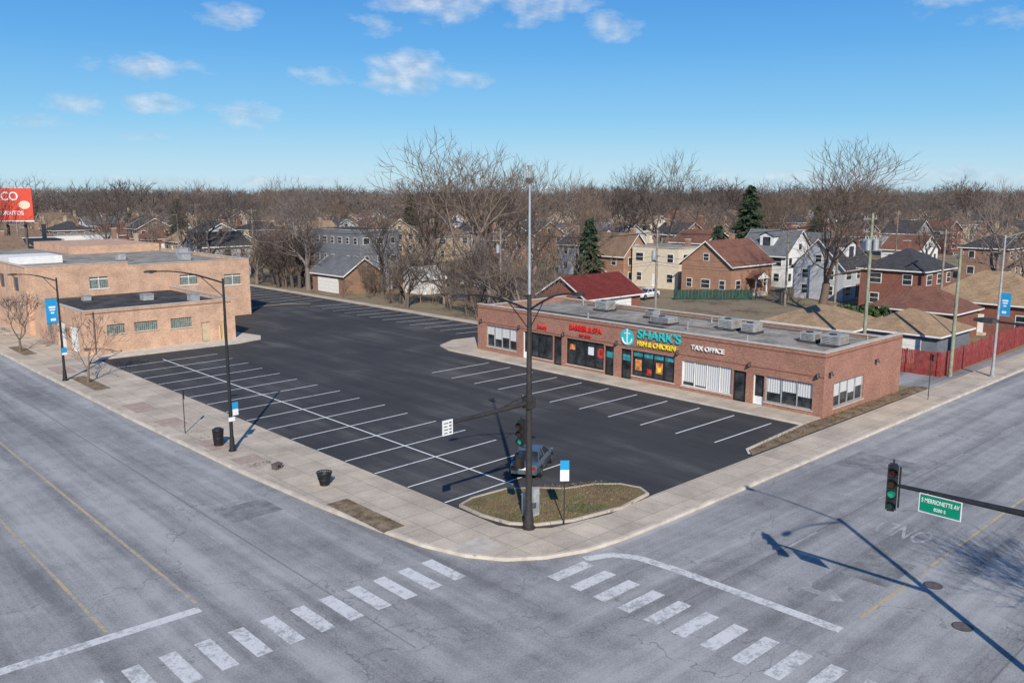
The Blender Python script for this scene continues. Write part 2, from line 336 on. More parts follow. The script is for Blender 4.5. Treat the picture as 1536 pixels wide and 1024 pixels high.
# ------------------------------------------------------------------ strip mall
def wall_open(b,axis,c0,c1,a0,a1,z0,z1,ops,m):
    def bx(p,q,r,s):
        if q-p<1e-4 or s-r<1e-4: return
        if axis=='y': b.box(c0,c1,p,q,r,s,m)
        else: b.box(p,q,c0,c1,r,s,m)
    cur=a0
    for o in sorted(ops):
        bx(cur,o[0],z0,z1);bx(o[0],o[1],z0,o[2]);bx(o[0],o[1],o[3],z1);cur=o[1]
    bx(cur,a1,z0,z1)
FX=55.5
b=B();b.part('walls')
ops=[(28.8,32.5,.45,2.35,'half'),(32.6,33.5,.1,2.35,'wdoor'),(34.1,35.2,.1,2.4,'bdoor'),(35.3,39.9,.45,2.5,'curtain'),
(40.6,44.9,.5,2.6,'poster'),(45.0,46.1,.1,2.6,'teal'),(46.9,47.9,.1,2.6,'teal'),(48.0,52.4,.4,2.7,'poster2'),
(53.0,54.0,.1,2.7,'bdoor'),(54.1,57.0,.4,2.7,'glass'),(57.1,58.0,.1,2.7,'wdoor'),(58.9,63.2,.6,2.7,'half')]
wall_open(b,'y',FX,FX+.35,28.0,64.5,0,4.6,ops,'red_brick')
sops=[(57.0,61.6,.5,2.3,'half')]
wall_open(b,'x',28.0,28.35,FX+.35,67.8,0,4.6,sops,'red_brick')
b.box(67.45,67.8,28.35,64.15,0,4.2,'brown_brick');b.box(FX+.35,67.8,64.15,64.5,0,4.4,'red_brick')
b.part('corbel')
b.box(FX-.035,FX,28,64.5,4.28,4.36,'dark_red_brick');b.box(FX-.035,67.8,27.965,28.0,4.28,4.36,'dark_red_brick')
b.box(FX-.02,FX,28,64.5,2.86,2.94,'dark_red_brick')
b.part('coping')
b.box(FX-.06,FX+.41,27.94,64.56,4.6,4.67,'coping');b.box(FX+.41,67.86,27.94,28.41,4.6,4.67,'coping');b.box(67.4,67.86,28.41,64.1,4.2,4.26,'coping');b.box(FX+.41,67.86,64.1,64.56,4.4,4.46,'coping')
b.part('roof')
b.face([(FX+.35,28.35,3.95),(67.45,28.35,3.95),(67.45,64.15,3.95),(FX+.35,64.15,3.95)],'roof_gravel')
rect(b,FX+.4,60.5,45,64.1,3.956,'roof_tar');rect(b,FX+.4,58.5,28.4,45,3.956,'roof_tar')
b.part('windows')
def front(b,axis,c,o,dirn=1):
    a0,a1,z0,z1,k=o
    def bx(p,q,r,s,d0,d1,m):
        if axis=='y': b.box(c+d0,c+d1,p,q,r,s,m)
        else: b.box(p,q,c+d0,c+d1,r,s,m)
    if k=='bdoor': fr='door_black'
    elif k in('wdoor','curtain'): fr='white_trim'
    elif k=='half': fr='hvac_metal'
    else: fr='black_metal'
    bx(a0,a1,z0,z1,.2,.24,'window_glass')
    t=.06
    bx(a0,a0+t,z0,z1,.1,.19,fr);bx(a1-t,a1,z0,z1,.1,.19,fr);bx(a0+t,a1-t,z0,z0+t,.1,.19,fr);bx(a0+t,a1-t,z1-t,z1,.1,.19,fr)
    W=a1-a0
    n=max(1,round(W/1.15))
    for i in range(1,n):
        a=a0+W*i/n;bx(a-.025,a+.025,z0+t,z1-t,.1,.19,fr)
    for i in range(n):
        p=a0+W*i/n+.05;q=a0+W*(i+1)/n-.05
        if k=='curtain': bx(p,q,z0+.08+[0,.0,.1,.25][i%4],z1-.08,.192,.198,'blinds')
        if k=='half': bx(p,q,z0+(z1-z0)*[.42,.5,.38,.55][i%4],z1-.08,.192,.198,'blinds')
        if k=='poster':
            bx(p,q,z1-.5,z1-.08,.192,.197,'poster_teal')
            if i in(1,3): bx(p+.15,q-.15,z0+.45,z1-.75,.192,.198,'poster_orange')
            if i==1: bx(p+.3,q-.3,z0+.6,z0+.95,.188,.191,'yellow_letters')
            if i==2: bx(p+.2,q-.3,z0+.2,z0+.7,.192,.198,'poster_red')
        if k=='poster2' and i!=2:
            bx(p+.15,q-.2,z0+1.0+.1*i,z1-.5,.192,.198,['poster_red','sign_white','poster_red','poster_orange'][i%4])
        if k=='teal': bx(p,q,1.6,z1-.5,.192,.198,'poster_teal')
        if k=='wdoor': bx(p,q,z0+.06,z0+.6,.192,.198,'sign_white')
    if 'door' not in k and k!='teal': bx(a0-.05,a1+.05,z0-.09,z0-.001,-.06,-.001,'coping')
for o in ops: front(b,'y',FX,o)
for o in sops: front(b,'x',28.0,o)
b.part('wall_lamps')
for y in (28.4,33.8,40.25,46.5,52.7,58.45,63.9):
    b.tube([(FX-.02,y,3.15),(FX-.14,y,3.08)],[.05,.07],'black_metal',6);b.tube([(FX-.2,y,3.2),(FX-.2,y,2.92)],[.05,.16],'black_metal',10)
for x in (56.1,63.2): b.tube([(x,27.8,3.3),(x,27.8,3.0)],[.05,.17],'black_metal',10);b.box(x-.03,x+.03,27.8,27.99,3.12,3.18,'black_metal')
b.part('rooftop_units')
for x,y,w,d,h in ((61.8,46.5,1.3,2.0,.5),(63.3,40.7,1.4,1.4,.75),(63.0,38.4,1.3,1.2,.7),(62.3,30.8,1.5,1.5,.7),(62.6,32.9,1.2,1.2,.6),(64.6,55.8,1.3,1.5,.8),(64.0,49.5,1.0,1.0,.5)):
    z=3.96;b.box(x-w/2-.1,x+w/2+.1,y-d/2-.1,y+d/2+.1,z,z+.2,'roof_tar');b.box(x-w/2,x+w/2,y-d/2,y+d/2,z+.2,z+.2+h,'hvac_metal')
    b.tube([(x-w/5,y,z+.2+h),(x-w/5,y,z+.27+h)],.28,'black_metal',14)
    for j in range(5): b.box(x-w/2-.012,x-w/2-.001,y-d/2+.1,y+d/2-.1,z+.26+j*h/6,z+.29+j*h/6,'black_metal')
    b.box(x-w/2+.1,x+w/2-.1,y-d/2-.012,y-d/2-.001,z+.3,z+.1+h,'roof_gravel')
for x,y in ((58.5,36),(60.5,43),(65.5,44),(59,53),(66,60),(65,29.5)): b.tube([(x,y,3.95),(x,y,4.6)],.06,'hvac_metal',8)
b.tube([(66.6,35,4.02),(66.6,60,4.02)],.05,'rust_iron',5);b.tube([(62,46.5,4.05),(62.0,41,4.05),(63.3,40.7,4.05)],.05,'rust_iron',5)
mall=b.build('brick_strip_mall')
xa=(0,-1,0);ya=(0,0,1)
def board(name,body,y,z,size,m,sx=1,depth=.05):
    return text(None,name,body,size,(FX-.09,y,z),xa,ya,m,depth,sx)
s=bpy.data.objects.new('shop_sign',None);col.objects.link(s)
def kid(o,p): o.parent=p
o=board('lettering_top',"SHARK'S",42.15,4.02,1.0,'cyan_letters',1.15);kid(o,s)
o=board('lettering_bottom',"FISH & CHICKEN",42.4,3.25,.55,'yellow_letters',.95);kid(o,s)
b=B();b.part('disc')
R_=.72;cy,cz=45.4,3.6
b.mesh([(FX-.08,cy,cz)]+[(FX-.08,cy+R_*math.cos(t*math.pi/14),cz+R_*math.sin(t*math.pi/14)) for t in range(28)],[(0,i+1,(i+1)%28+1) for i in range(28)],'cyan_letters')
b.box(FX-.12,FX-.09,cy-.06,cy+.06,cz-.5,cz+.75,'sign_white');b.box(FX-.12,FX-.09,cy-.3,cy-.061,cz+.3,cz+.4,'sign_white');b.box(FX-.12,FX-.09,cy+.061,cy+.3,cz+.3,cz+.4,'sign_white')
b.tube([(FX-.12,cy+.5*math.cos(t),cz-.05+.5*math.sin(t)) for t in [math.pi*(1+i/10) for i in range(11)]],.07,'sign_white',6)
o=b.build('anchor_badge');kid(o,s)
board('shop_sign','TAX OFFICE',37.5,3.62,.52,'white_letters',1.05)
board('shop_sign','BARBER & SPA',50.1,3.75,.62,'red_letters',.95)
board('shop_sign','hair salon',50.1,3.2,.34,'red_letters',1)
board('shop_sign','Beauty',55.4,3.35,.5,'red_letters',.9)
# ------------------------------------------------------------------ tan building
b=B();b.part('walls')
lo=[(27.9,29.6,1.9,2.8,'g'),(30.5,32.8,1.9,2.8,'g'),(34.1,36.3,1.8,2.8,'g'),(37.3,38.2,.08,2.1,'d')]
wall_open(b,'x',87.5,87.8,26,41,0,4.3,lo,'tan_brick')
wall_open(b,'y',25.7,26,87.5,104,0,4.3,[(89,91.5,.08,2.6,'s'),(93,95.5,.08,2.6,'s'),(97.5,99.5,1,2.4,'g')],'tan_brick')
b.box(40.7,41,87.8,104,0,4.3,'tan_brick')
hi=[(31.7,33.7,4.7,6.0,'w'),(42.0,44.2,4.4,5.6,'w'),(47.6,49.8,4.0,5.3,'w')]
wall_open(b,'x',104,104.35,25.2,51,0,7.1,hi,'tan_brick')
wall_open(b,'y',25.2,25.55,104.35,150,0,7.5,[(107+i*6,109.5+i*6,4.6,6.2,'w') for i in range(7)],'tan_brick')
b.box(50.65,51,104.35,150,0,7.1,'tan_brick')
b.box(25.2,36,104.0,104.35,7.1,7.5,'tan_brick')
b.part('roof');rect(b,26,40.7,87.8,104,3.9,'roof_tar');rect(b,25.55,50.65,104.35,150,6.8,'roof_gravel')
b.box(38,50.5,132,150,6.81,7.9,'tan_brick');b.box(27,33,118,124,6.81,7.7,'siding_white')
b.part('coping');b.box(25.65,41.05,87.45,87.85,4.3,4.37,'coping');b.box(40.65,41.05,87.85,103.9,4.3,4.37,'coping');b.box(25.65,26.05,87.85,103.9,4.3,4.37,'coping')
b.box(36,51.05,103.95,104.4,7.1,7.17,'coping');b.box(25.1,36,103.95,104.4,7.5,7.57,'coping');b.box(50.6,51.05,104.4,150,7.1,7.17,'coping');b.box(25.1,25.6,104.4,150,7.5,7.57,'coping')
b.box(26,40.6,87.44,87.5,4.0,4.08,'brown_brick')
b.part('windows')
for o in lo:
    b.box(o[0],o[1],87.62,87.68,o[2],o[3],'glass_block' if o[4]=='g' else 'door_tan')
    if o[4]=='g': b.box(o[0]-.08,o[1]+.08,87.42,87.498,o[2]-.1,o[2]-.01,'coping')
for o in hi:
    b.box(o[0],o[1],104.15,104.2,o[2],o[3],'glass_block');b.box(o[0]-.08,o[1]+.08,103.94,103.99,o[2]-.12,o[2]-.01,'white_trim');b.box(o[0],o[1],104.08,104.14,o[3]-.3,o[3]-.2,'white_trim')
    b.box((o[0]+o[1])/2-.04,(o[0]+o[1])/2+.04,104.06,104.07,o[2],o[3],'white_trim')
for i in range(7): b.box(25.35,25.4,107+i*6,109.5+i*6,4.6,6.2,'window_glass')
for y in (89,93): b.box(25.8,25.85,y,y+2.5,.08,2.6,'siding_white')
b.box(25.8,25.85,97.5,99.5,1,2.4,'glass_block')
b.part('rooftop_units')
for x,y,w,h in ((38.5,92,1.0,.7),(35,96,1.1,.6),(46,112,1.2,.8),(49,120,1.3,1.0),(30,100,.8,.5),(40,118,1.0,.7)):
    z=3.91 if y<104 else 6.81
    b.box(x-w/2,x+w/2,y-w/2,y+w/2,z,z+h,'hvac_metal');b.box(x-w/2-.05,x+w/2+.05,y-w/2-.05,y+w/2+.05,z+h+.001,z+h+.06,'galvanized')
b.part('downpipe');b.tube([(26.7,87.42,0),(26.7,87.42,4.2)],.06,'rust_iron',6);b.tube([(39.6,87.4,0),(39.6,87.4,2.2)],.05,'yellow_paint',6);b.tube([(39.2,87.4,0),(39.2,87.4,1.6)],.09,'yellow_paint',6)
b.build('tan_brick_building')
# ------------------------------------------------------------------ street lights, poles
def arc(p0,dx,dy,L,rise,n=8):
    pts=[]
    for i in range(n+1):
        t=i/n;pts.append((p0[0]+dx*L*t,p0[1]+dy*L*t,p0[2]+rise*math.sin(t*math.pi/2)))
    return pts
def luminaire(b,e,dx,dy,m):
    x,y,z=e;px,py=-dy,dx
    vs=[];sect=[(0,.06,.05),(.15,.13,.08),(.45,.15,.09),(.7,.09,.05)]
    for t,w,h in sect:
        for s1,s2 in((-1,-.6),(1,-.6),(.7,1),(-.7,1)): vs.append((x+dx*t+px*w*s1,y+dy*t+py*w*s1,z+h*s2))
    fs=[(0,3,2,1),(12,13,14,15)]
    for i in range(3):
        for k in range(4): fs.append((i*4+k,i*4+(k+1)%4,i*4+4+(k+1)%4,i*4+4+k))
    b.mesh(vs,fs,m)
    b.box(x+dx*.3-.08,x+dx*.3+.08,y+dy*.3-.08,y+dy*.3+.08,z-.1,z-.056,'lamp_glass')
def polebase(b,r,m,z=.02):
    b.tube([(0,0,z),(0,0,z+.08)],[r*2.2,r*2.2],m,8);b.tube([(0,0,z+.08),(0,0,z+.9)],[r*1.7,r*1.25],m,8)
def lamp(x,y,h,arms,banner=None,mat='black_metal',extra=None,r=.11):
    b=B();b.part('base');polebase(b,r,mat);b.part('pole').tube([(0,0,.9),(0,0,h*.5),(0,0,h)],[r,r*.85,r*.6],mat,10)
    b.part('arms')
    for dx,dy,L,rise in arms:
        p=arc((0,0,h-.25),dx,dy,L,rise);b.tube(p,[.05]*5+[.035]*4,mat,6);b.tube([(0,0,h-1.1),(dx*L*.35,dy*L*.35,h-.25+rise*.5)],.025,mat,5)
        luminaire(b,p[-1],dx,dy,'hvac_metal' if mat!='black_metal' else 'brown_metal')
    if banner:
        b.part('banner');dx,dy,z0,z1,w=banner
        b.box(min(0,dx*w)-0.01+dx*.12,max(0,dx*w)+.01+dx*.12,min(0,dy*w)-.01+dy*.12,max(0,dy*w)+.01+dy*.12,z0,z1,'sign_blue')
        b.tube([(0,0,z1+.03),(dx*(w+.15),dy*(w+.15),z1+.03)],.02,mat,5);b.tube([(0,0,z0-.03),(dx*(w+.15),dy*(w+.15),z0-.03)],.02,mat,5)
        for q0,q1,u0,u1 in((.52,.58,.2,.7),(.62,.70,.15,.75),(.4,.46,.3,.6),(.1,.2,.2,.65)):
            if dx: b.box(dx*(.12+w*u0),dx*(.12+w*u1),-.016,-.0115,z0+(z1-z0)*q0,z0+(z1-z0)*q1,'sign_white')
            else: b.box(-.016,-.0115,dy*(.12+w*u0),dy*(.12+w*u1),z0+(z1-z0)*q0,z0+(z1-z0)*q1,'sign_white')
    if extra: extra(b)
    return b.build('street_lamp',(x,y,0))
def ex2(b):
    b.part('small_sign');b.box(.12,.5,-.02,.0,2.6,3.0,'sign_blue');b.box(.14,.5,-.021,.0,2.2,2.58,'sign_white');b.box(-.2,.2,-.16,-.14,1.9,2.15,'sign_white')
lamp(22.2,48.7,10.5,[(-1,0,3.8,.9)],None,extra=ex2)
def ex1(b):
    b.part('small_sign');b.box(-.1,.3,-.14,-.12,2.4,2.8,'sign_blue');b.box(-.1,.3,-.142,-.12,2.2,2.38,'sign_white')
lamp(20.95,77.1,8.6,[(-1,0,2.8,.7)],(-1,0,4.9,6.9,.85),extra=ex1)
lamp(79.2,24.95,12,[(0,-1,2.6,.7)],(0,-1,5.3,7.2,.75),'hvac_metal',r=.12)
def signal(b,o,face,n=3,s=.36,lens=('lens_red','lens_amber','lens_green','lens_off')):
    x,y,z=o;fx,fy=face;px,py=-fy,fx
    H=n*s
    def bx(u0,u1,v0,v1,w0,w1,m):
        vs=[]
        for w in(w0,w1):
            for v in(v0,v1):
                for u in(u0,u1): vs.append((x+px*u+fx*v,y+py*u+fy*v,z+w))
        b.mesh(vs,[(0,2,3,1),(4,5,7,6),(0,1,5,4),(2,6,7,3),(0,4,6,2),(1,3,7,5)],m)
    for i in range(n):
        zc=z+H/2-s*(i+.5)
        b.part('signal_head');bx(-s*.44,s*.44,-.12,.1,H/2-s*(i+1)+.012,H/2-s*i-.012,'black_metal')
        vs=[];fs=[];k=11
        for j in range(k):
            t=math.radians(-30+240*j/(k-1))
            for d,rr in((.1,s*.42),(.3,s*.42)): vs.append((x+px*rr*math.cos(t)+fx*d,y+py*rr*math.cos(t)+fy*d,zc+rr*math.sin(t)))
        for j in range(k-1): fs.append((j*2,j*2+1,j*2+3,j*2+2))
        b.mesh(vs,fs,'black_metal')
        b.part('lenses')
        ct=(x+fx*.15,y+fy*.15,zc);vs=[ct]+[(x+px*s*.34*math.cos(t*math.pi/8)+fx*.11,y+py*s*.34*math.cos(t*math.pi/8)+fy*.11,zc+s*.34*math.sin(t*math.pi/8)) for t in range(16)]
        b.mesh(vs,[(0,i2+1,(i2+1)%16+1) for i2 in range(16)],lens[i])
    b.part('signal_head');bx(-s*.3,s*.3,-.08,.06,-H/2-.05,-H/2+.012,'black_metal');bx(-s*.3,s*.3,-.08,.06,H/2-.012,H/2+.06,'black_metal');bx(-.03,.03,-.05,.02,H/2+.06,H/2+.2,'black_metal')
b=B();b.part('base');polebase(b,.15,'brown_metal');b.part('pole').tube([(0,0,.9),(0,0,6),(0,0,11.0)],[.16,.14,.1],'brown_metal',12)
b.part('antenna_mast').tube([(0,0,10.6),(0,0,16.4)],[.075,.045],'galvanized',8);b.tube([(0,0,16.4),(0,0,16.65)],[.05,.12],'hvac_metal',8);b.tube([(-.3,0,16.2),(.3,.0,16.45)],.03,'hvac_metal',6);b.tube([(-.3,0,16.1),(-.3,0,16.7)],.06,'hvac_metal',8);b.box(-.12,.12,-.12,.12,15.9,16.1,'rust_iron')
b.part('arms')
for dx,dy,L in((-1,0,3.7),(0,-1,2.6)):
    p=arc((0,0,10.3),dx,dy,L,.95);b.tube(p,[.05]*5+[.035]*4,'black_metal',6);luminaire(b,p[-1],dx,dy,'brown_metal');b.tube([(0,0,9.4),(dx*L*.35,dy*L*.35,10.8)],.025,'black_metal',5)
b.part('mast_arm').tube([(-.1,0,6.05),(-2.6,0,5.98),(-4.9,0,5.95)],[.12,.1,.08],'brown_metal',10);b.box(-.24,.24,-.2,.2,5.8,6.3,'brown_metal');b.tube([(-.1,0,6.45),(-1.9,0,6.05)],.04,'brown_metal',6)
b.part('arm_sign');b.box(-5.15,-4.6,-.16,-.13,5.5,6.15,'sign_white')
for j in range(4):
    b.box(-5.08,-4.9+.05*(j%2),-.168,-.1605,5.58+j*.14,5.62+j*.14,'rust_iron');b.box(-4.8,-4.67,-.168,-.1605,5.58+j*.14,5.64+j*.14,'rust_iron')
signal(b,(-.1,.42,4.55),(-.94,-.34),3,.38)
b.part('signal_bracket');b.tube([(0,0,5.2),(-.1,.42,5.2)],.03,'black_metal',6);b.tube([(0,0,3.9),(-.1,.42,3.9)],.03,'black_metal',6)
b.part('pedestrian_signal');b.box(-.32,-.08,.2,.55,2.9,3.5,'black_metal');b.box(-.33,-.321,.25,.5,2.95,3.4,'lens_amber')
b.box(.1,.45,-.25,.1,1.3,1.9,'hvac_metal')
b.build('traffic_signal_pole',(26.8,27.6,0))
b=B();b.part('base').box(-.35,.35,-.25,.25,.09,1.15,'hvac_metal');b.box(-.38,.38,-.28,.28,1.15,1.2,'galvanized');b.box(-.3,.3,-.262,-.2501,.25,1.05,'galvanized');b.build('signal_controller_cabinet',(27.9,28.6,0))
b=B();b.part('base');polebase(b,.16,'black_metal');b.part('pole').tube([(0,0,.9),(0,0,6),(0,0,11.2)],[.16,.14,.1],'black_metal',12)
p=arc((0,0,10.9),0,1,4.2,.9);b.part('arms').tube(p,[.05]*5+[.035]*4,'black_metal',6);luminaire(b,p[-1],0,1,'brown_metal')
p=arc((0,0,10.9),-1,0,3.8,.9);b.tube(p,[.05]*5+[.035]*4,'black_metal',6);luminaire(b,p[-1],-1,0,'brown_metal')
b.part('mast_arm').tube([(0,.1,6.2),(0,3,6.12),(0,6.7,6.05)],[.12,.1,.065],'black_metal',10)
signal(b,(-.05,6.95,5.95),(-.93,-.36),4,.38)
b.part('signal_bracket');b.tube([(0,6.6,6.05),(0,6.95,6.05)],.05,'black_metal',6);b.tube([(-.02,6.72,5.3),(-.02,6.72,6.7)],.03,'black_metal',6)
b.part('street_name_sign');b.box(-.12,-.09,4.75,6.0,5.45,5.98,'sign_green');b.box(-.125,-.085,4.72,4.748,5.42,6.01,'sign_white');b.box(-.125,-.085,6.002,6.03,5.42,6.01,'sign_white');b.box(-.125,-.085,4.72,6.03,5.40,5.419,'sign_white');b.box(-.125,-.085,4.72,6.03,6.011,6.03,'sign_white')
b.tube([(0,5,6.1),(-.1,5,5.95)],.02,'galvanized',5);b.tube([(0,5.8,6.1),(-.1,5.8,5.95)],.02,'galvanized',5)
r=b.build('traffic_signal_pole',(28.1,4.6,-.12))
text(r,'sign_lettering','S MERRIONETTE AV',.2,(28.1-.125,4.6+5.37,5.7),xa,ya,'white_letters',.002,.66)
text(r,'sign_lettering','8200 S',.15,(28.1-.125,4.6+5.37,5.46),xa,ya,'white_letters',.002,.9)
def signpost(x,y,h,parts,name='street_sign',z=.02,mat='galvanized'):
    b=B();b.part('post').tube([(0,0,z),(0,0,h)],.03,mat,6);b.part('plate')
    for (dx,w,z0,z1,m,ang) in parts:
        c,s_=math.cos(ang),math.sin(ang)
        vs=[]
        for zz in(z0,z1):
            for t in(-.012,.012):
                for u in(-w/2,w/2): vs.append((u*c+(t-.05)*s_*-1,u*s_+(t-.05)*c,zz))
        b.mesh(vs,[(0,2,3,1),(4,5,7,6),(0,1,5,4),(2,6,7,3),(0,4,6,2),(1,3,7,5)],m)
    return b.build(name,(x,y,0))
A0=math.radians(-40)
signpost(28.3,26.75,3.25,[(0,.42,2.75,3.2,'sign_blue',A0),(0,.42,2.2,2.74,'sign_white',A0)],'bus_stop_sign',mat='brown_metal')
signpost(21.7,54.5,2.9,[(0,.3,2.3,2.85,'brown_metal',math.radians(80))],mat='brown_metal')
signpost(66.7,25.3,3.6,[(0,.4,3.0,3.5,'brown_metal',math.radians(60))],mat='brown_metal')
def bin_(x,y,h,r0,r1,name):
    b=B();n=18;b.part('liner').tube([(0,0,.03),(0,0,h*.93)],[r0*.9,r1*.9],'black_metal',14,False)
    b.part('slats')
    for i in range(n):
        t=2*math.pi*i/n;c,s_=math.cos(t),math.sin(t);b.tube([(c*r0,s_*r0,.03),(c*r1,s_*r1,h)],.022,'black_metal',4)
    b.part('rings')
    for zz,rr in((.05,r0),(h*.5,(r0+r1)/2),(h,r1)):
        b.tube([(rr*math.cos(t*math.pi/9),rr*math.sin(t*math.pi/9),zz) for t in range(19)],.035,'black_metal',5,False)
    b.tube([(0,0,.02),(0,0,.04)],[r0,r0],'black_metal',14)
    if name=='trash_can': b.part('lid').tube([(0,0,h),(0,0,h+.12)],[r1*1.05,r1*.65],'black_metal',16)
    b.build(name,(x,y,.02))
bin_(22.1,50.4,1.0,.26,.33,'trash_can');bin_(23.0,39.4,.72,.22,.4,'litter_basket')
b=B();b.part('lower').box(-.25,.25,-.18,.18,.02,.3,'rust_iron');b.part('lid').box(-.28,.28,-.21,.21,.3,.34,'rust_iron');b.box(-.1,.1,-.19,-.181,.1,.25,'black_metal');b.build('utility_box',(22.5,43.7,0),.3)
def upole(x,y,h,mat='wood_pole',trans=0,arms=1,rot=0,lean=0):
    b=B();b.part('pole').tube([(0,0,-.15),(lean*.5,0,h*.5),(lean,0,h)],[.17,.15,.11],mat,9)
    b.part('crossarm')
    for i in range(arms):
        z=h-.5-i*1.1;b.box(lean-1.2,lean+1.2,.12,.24,z-.06,z+.06,'wood_pole')
        for u in(-1.1,-.6,.6,1.1): b.tube([(lean+u,.18,z+.06),(lean+u,.18,z+.25)],.04,'hvac_metal',6)
        b.tube([(lean-.7,.2,z-.05),(lean,.15,z-.7)],.02,'hvac_metal',4);b.tube([(lean+.7,.2,z-.05),(lean,.15,z-.7)],.02,'hvac_metal',4)
    if trans:
        b.part('transformers')
        for i in range(trans):
            t=[(-.5,0),(.5,0),(0,-.45),(0,.5)][i];q=h-3.2
            b.tube([(lean+t[0],t[1],q),(lean+t[0],t[1],q+.95)],[.26,.26],'galvanized',12);b.tube([(lean+t[0],t[1],q+.95),(lean+t[0],t[1],q+1.2)],[.08,.03],'hvac_metal',6)
        b.box(lean-.5,lean+.5,-.05,.05,h-2.9,h-2.75,'galvanized')
    b.build('utility_pole',(x,y,0),rot)
    return (x,y,h)
P=[upole(74.7,34.2,13.7,'treated_pole',4,2),upole(75.5,58,11.5,trans=1),upole(77.2,85,10.8,trans=1,arms=2),upole(78,112,9.8),upole(78.4,139,9.6),upole(79,168,9.6)]
Q=[upole(77.4,27.7,10.8,'treated_pole',0,1),upole(112,42,11),upole(110,62,10.5)]
for F,R,h in((175,-67,11.5),(190,-56.5,12.0),(150,-85,10.5),(120,45,10.5),(205,-74,13),(160,-40,11),(170,75,12)):
    x,y=N(F,R);upole(x,y,h)
b=B()
def span(p,q,sag=.8):
    p=Vector(p);q=Vector(q);pts=[]
    for i in range(9):
        t=i/8;v=p.lerp(q,t);v.z-=4*sag*t*(1-t);pts.append(v)
    b.tube(pts,.016,'wire',3,False)
for i in range(len(P)-1):
    a,c=P[i],P[i+1]
    for u in(-1.1,-.6,.6,1.1): span((a[0]+u,a[1]+.18,a[2]-.25),(c[0]+u,c[1]+.18,c[2]-.25))
    for dz in(2.8,3.4,3.7): span((a[0]-.15,a[1],a[2]-dz),(c[0]-.15,c[1],c[2]-dz),1.)
a=P[0]
for dz,u in((.3,-1),(.3,1),(3,0),(3.5,0)): span((a[0]+u*.6,a[1],a[2]-dz),(Q[0][0]+u*.6,Q[0][1],Q[0][2]-dz*.5-.2),.4)
for u in(-.6,.6): span((Q[0][0]+u,Q[0][1],10.3),(Q[1][0]+u,Q[1][1],10.6))
for dz in (0,.5,2.6): span((a[0],a[1],12.8-dz),(113,20,12.5-dz),.9)
span((P[1][0],P[1][1],9.5),(Q[2][0],Q[2][1],9.8));span((P[1][0],P[1][1],8.8),(57,50,4.7),.4);span((P[2][0],P[2][1],8.8),(60,64.3,4.5),.4)
b.build('overhead_wires')
def fence(pts,h,m,step=.15,z=-.15,name='wooden_fence'):
    b=B();b.part('boards')
    for (x0,y0),(x1,y1) in zip(pts,pts[1:]):
        L=math.hypot(x1-x0,y1-y0);n=int(L/step);dx,dy=(x1-x0)/L,(y1-y0)/L
        for i in range(n):
            t=(i+.04)*step;e=t+step*.92;hh=h+rnd.uniform(-.03,.03)
            a=(x0+dx*t,y0+dy*t);c=(x0+dx*e,y0+dy*e);o=rnd.uniform(.0,.02);nx,ny=-dy*o,dx*o
            b.face([(a[0]+nx,a[1]+ny,z),(c[0]+nx,c[1]+ny,z),(c[0]+nx,c[1]+ny,hh+z),(a[0]+nx,a[1]+ny,hh+z)],m)
        b.part('posts')
        k=int(L/2.4)
        for i in range(k+1):
            t=i*L/k;x=x0+dx*t;y=y0+dy*t;b.box(x-.06,x+.06,y+.04,y+.16,z,z+h+.08,m)
        b.part('boards')
    b.build(name)
fence([(76.4,47),(76.4,28.3)],2.1,'red_fence');fence([(76.5,28.2),(112,29.0)],2.1,'red_fence')
fence([(80,62),(80,49)],1.5,'wood_pole')
fence([N(127,24),N(127,36)],1.5,'green_screen',.5,name='mesh_fence');fence([N(122,38),N(133,44)],1.6,'wood_pole')
